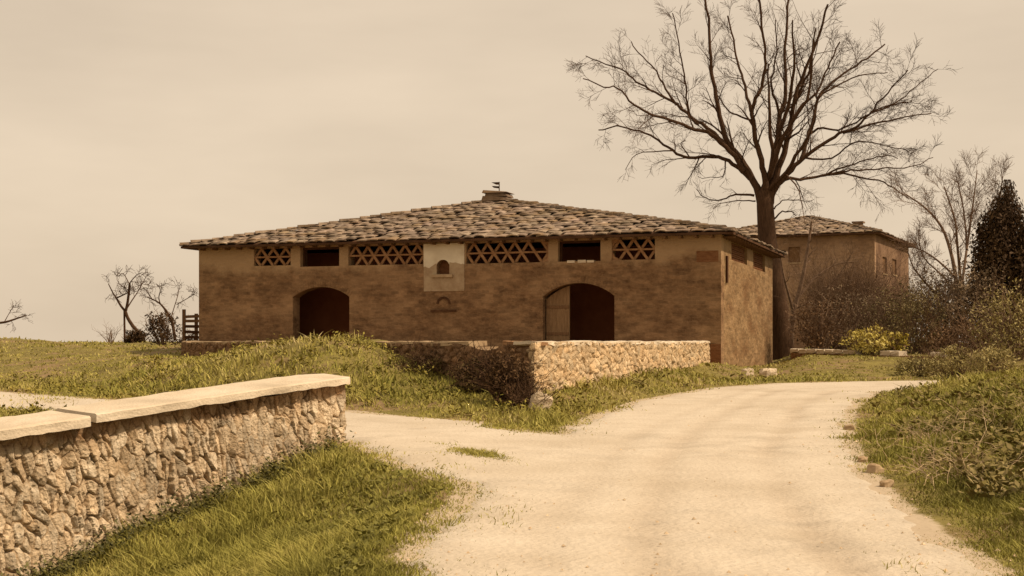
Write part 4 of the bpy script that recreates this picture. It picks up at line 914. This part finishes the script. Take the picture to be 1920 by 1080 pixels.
def blades(n, seed, hscale, wscale):
    r, x, d, s_, pt = scatter(n, seed)
    for (px, py, w_, h_) in ((838, 841, 22, 3), (868, 847, 20, 3), (905, 855, 26, 4), (935, 860, 18, 3), (1000, 806, 45, 5), (960, 800, 30, 4), (110, 749, 60, 5)):
        e = 600; qx = px+r.normal(0, w_, e); qy = py+r.normal(0, h_, e)+(qx-px)*.2*(py < 870)*(px > 800)*(px < 945); dd = EYE/((qy-HOR)/F+SL); x = np.append(x, (qx-960)*dd/F); d = np.append(d, dd); s_ = np.append(s_, np.full(e, .1)); pt = np.append(pt, np.ones(e))
    m = len(x); z = G(x, d)-.02
    tu = fbm(x*.7, d*.7, 51); tv = fbm(x*2.6, d*2.6, 52)
    tall = .5+1.1*np.clip(tu*1.5-.35, 0, 1)+.5*tv
    near = sm(-.1, .9, s_); h = hscale*(.35+.65*r.random(m))*tall*(.3+.7*near)*(1+.006*d)*(.85+.9*sm(.45, .75, fbm(x*1.3, d*1.3, 57))*(.4+r.random(m))); h = np.where((pt > .3) & (s_ < 0), h*.8, h)
    low = (x > 3)*sm(20, 9, d); h = h*(1-.35*low)*(1-.6*sm(40, 44, d)*(x > 2))*(1-.55*sm(33, 45, d)*(x < -5))
    w = wscale*np.maximum(.0055, .00062*d)*(.6+.8*r.random(m)); an = r.random(m)*6.283; ln = r.normal(0, .85, m)*h; la = r.random(m)*6.283
    dx, dy = np.cos(an)*w, np.sin(an)*w
    p = np.stack([x, d, z], 1); mid = p+np.stack([np.cos(la)*ln*.35, np.sin(la)*ln*.35, h*.6], 1); tip = p+np.stack([np.cos(la)*ln, np.sin(la)*ln, h], 1)
    o = np.stack([dx, dy, 0*dx], 1)
    v = np.stack([p-o, p+o, mid+o*.75, tip, mid-o*.75], 1).reshape(-1, 3); i = np.arange(m)[:, None]*5
    f = np.concatenate([i+np.array([[0, 1, 2]]), i+np.array([[0, 2, 4]]), i+np.array([[4, 2, 3]])])
    q = np.clip(-.02+.95*fbm(x*.45, d*.45, 53)+.35*(r.random(m)-.5)+.25*(fbm(x*1.9, d*1.9, 54)-.5)+.10*(d > 26), 0, .999)*(len(GC)-1)
    q = np.clip(q-.4*(x > 3)*(d < 30), 0, len(GC)-1.01)
    j = q.astype(int); wq = (q-j)[:, None]; t = GC[j]*(1-wq)+GC[j+1]*wq
    return v, f, np.repeat(t, 5, 0)
v, f, t = blades(620000, 101, .13, .8)
tag(link_mesh('grass', v, f, M['leaf'], None, t), 'rough olive and yellow grass on the banks and verges', 'grass', kind='stuff')
def weed(n, seed, region, size, hgt, cols, per=9):
    r, x, d, s_, pt = scatter(n, seed, 7, 60); k = (s_ > .25) & region(x, d, s_, r); x, d = x[k], d[k]; m = len(x)
    x = np.repeat(x, per); d = np.repeat(d, per); N_ = m*per; cl = np.repeat(r.random(m), per); sc = np.repeat(.5+r.random(m), per)
    an = r.random(N_)*6.283; rad = r.random(N_)**.7*hgt*.8*sc; hx, hy = x+np.cos(an)*rad, d+np.sin(an)*rad
    z = G(hx, hy)+hgt*sc*(.12+.88*r.random(N_))*(1-.5*rad/(hgt*sc))
    p = np.stack([hx, hy, z], 1); a = np.stack([np.cos(an), np.sin(an), r.normal(.35, .5, N_)], 1); a /= np.linalg.norm(a, axis=1)[:, None]
    b = np.cross(a, np.stack([r.normal(0, .35, N_), r.normal(0, .35, N_), np.ones(N_)], 1)); b /= np.linalg.norm(b, axis=1)[:, None]+1e-9
    s = (size*(.5+r.random(N_))*(1+.02*d))[:, None]
    v = np.stack([p-a*s, p+b*s*.5, p+a*s, p-b*s*.5], 1).reshape(-1, 3); f = np.arange(4*N_).reshape(-1, 4)
    cols = np.array(cols); q = np.clip(cl*.6+r.random(N_)*.4, 0, .999)*(len(cols)-1); j = q.astype(int); w = (q-j)[:, None]
    return v, f, np.repeat(cols[j]*(1-w)+cols[np.minimum(j+1, len(cols)-1)]*w, 4, 0)
parts = [weed(60000, 206, lambda x, d, s, r: (fw_side(x, d) > .05) & (fw_side(x, d) < .75) & (fw_along(x, d) > -3.5) & (fw_along(x, d) < WLEN+.35) & (fbm(x*1.3, d*1.3, 76) > .42), .020, .30, [(.06, .06, .024), (.11, .105, .04), (.19, .175, .07)], 12),
         weed(16000, 201, lambda x, d, s, r: (x < 2) & (d > 24) & (d < 42) & (fbm(x*.7, d*.7, 71) > .34), .030, .24, [(.13, .11, .02), (.24, .205, .04), (.40, .32, .075)], 13),
         weed(8000, 202, lambda x, d, s, r: (x < 1) & (d < 22) & (fbm(x*1.1, d*1.1, 72) > .5), .022, .13, [(.11, .10, .025), (.19, .18, .04), (.30, .27, .075)], 10),
         weed(9000, 203, lambda x, d, s, r: (x > 3) & (s > .8) & (d < 40) & (fbm(x*.7, d*.7, 73) > .44), .035, .28, [(.11, .085, .025), (.2, .16, .045), (.36, .28, .13)], 12),
         weed(9000, 204, lambda x, d, s, r: (fw_side(x, d) > 0) & (fw_side(x, d) < .9) & (fw_along(x, d) > -4) & (fw_along(x, d) < WLEN+.2) & (fbm(x*1.5, d*1.5, 74) > .38), .026, .26, [(.08, .075, .025), (.14, .13, .045), (.23, .205, .08)], 14),
         weed(5000, 205, lambda x, d, s, r: (x > .3) & (d > 24) & (d < 48) & (x < 9) & (fbm(x*1.2, d*1.2, 75) > .5), .04, .25, [(.15, .105, .03), (.24, .2, .05), (.32, .28, .09)], 10)]
off = 0; V, Fq, T = [], [], []
for v, f, t in parts: V.append(v); Fq.append(f+off); T.append(t); off += len(v)
tag(link_mesh('weeds', np.concatenate(V), np.concatenate(Fq), M['leaf'], None, np.concatenate(T)), 'broad-leaved weeds scattered through the grass banks', 'weeds', kind='stuff')
# dry stalks on the right verge
for k, (px, py, w, h, n) in enumerate(((1795, 860, 120, 70, 70), (1700, 800, 90, 50, 40), (1850, 770, 120, 60, 60))):
    x, y, z = gp(px, py+30); rr2 = random.Random(300+k); o = thing('dry_weed', ('pale dry tangled weed stalks on the lower right verge', 'small dry weed tangle near the road edge on the right verge', 'dry weed stalks high on the right verge under the bushes')[k], 'dry weeds', (x, y, z), 0, 'dry weeds on the right verge'); g = MB()
    for j in range(n):
        p = Vector((rr2.gauss(0, .35)*w*y/F, rr2.gauss(0, .5), 0)); p.z = float(G(np.array([x+p.x]), np.array([y+p.y]))[0])-z
        dd = Vector((rr2.gauss(0, 1), rr2.gauss(0, 1), rr2.uniform(.25, .9))); c = rr2.uniform(.6, 1.1); g.col = (c, c*.93, c*.8)
        spray(g, p, dd, rr2.uniform(.25, .55)*h/60, .007, 1, rr2, -.15, .2, .8, .004, .3)
    g.build('stalks', M['stone'], o)
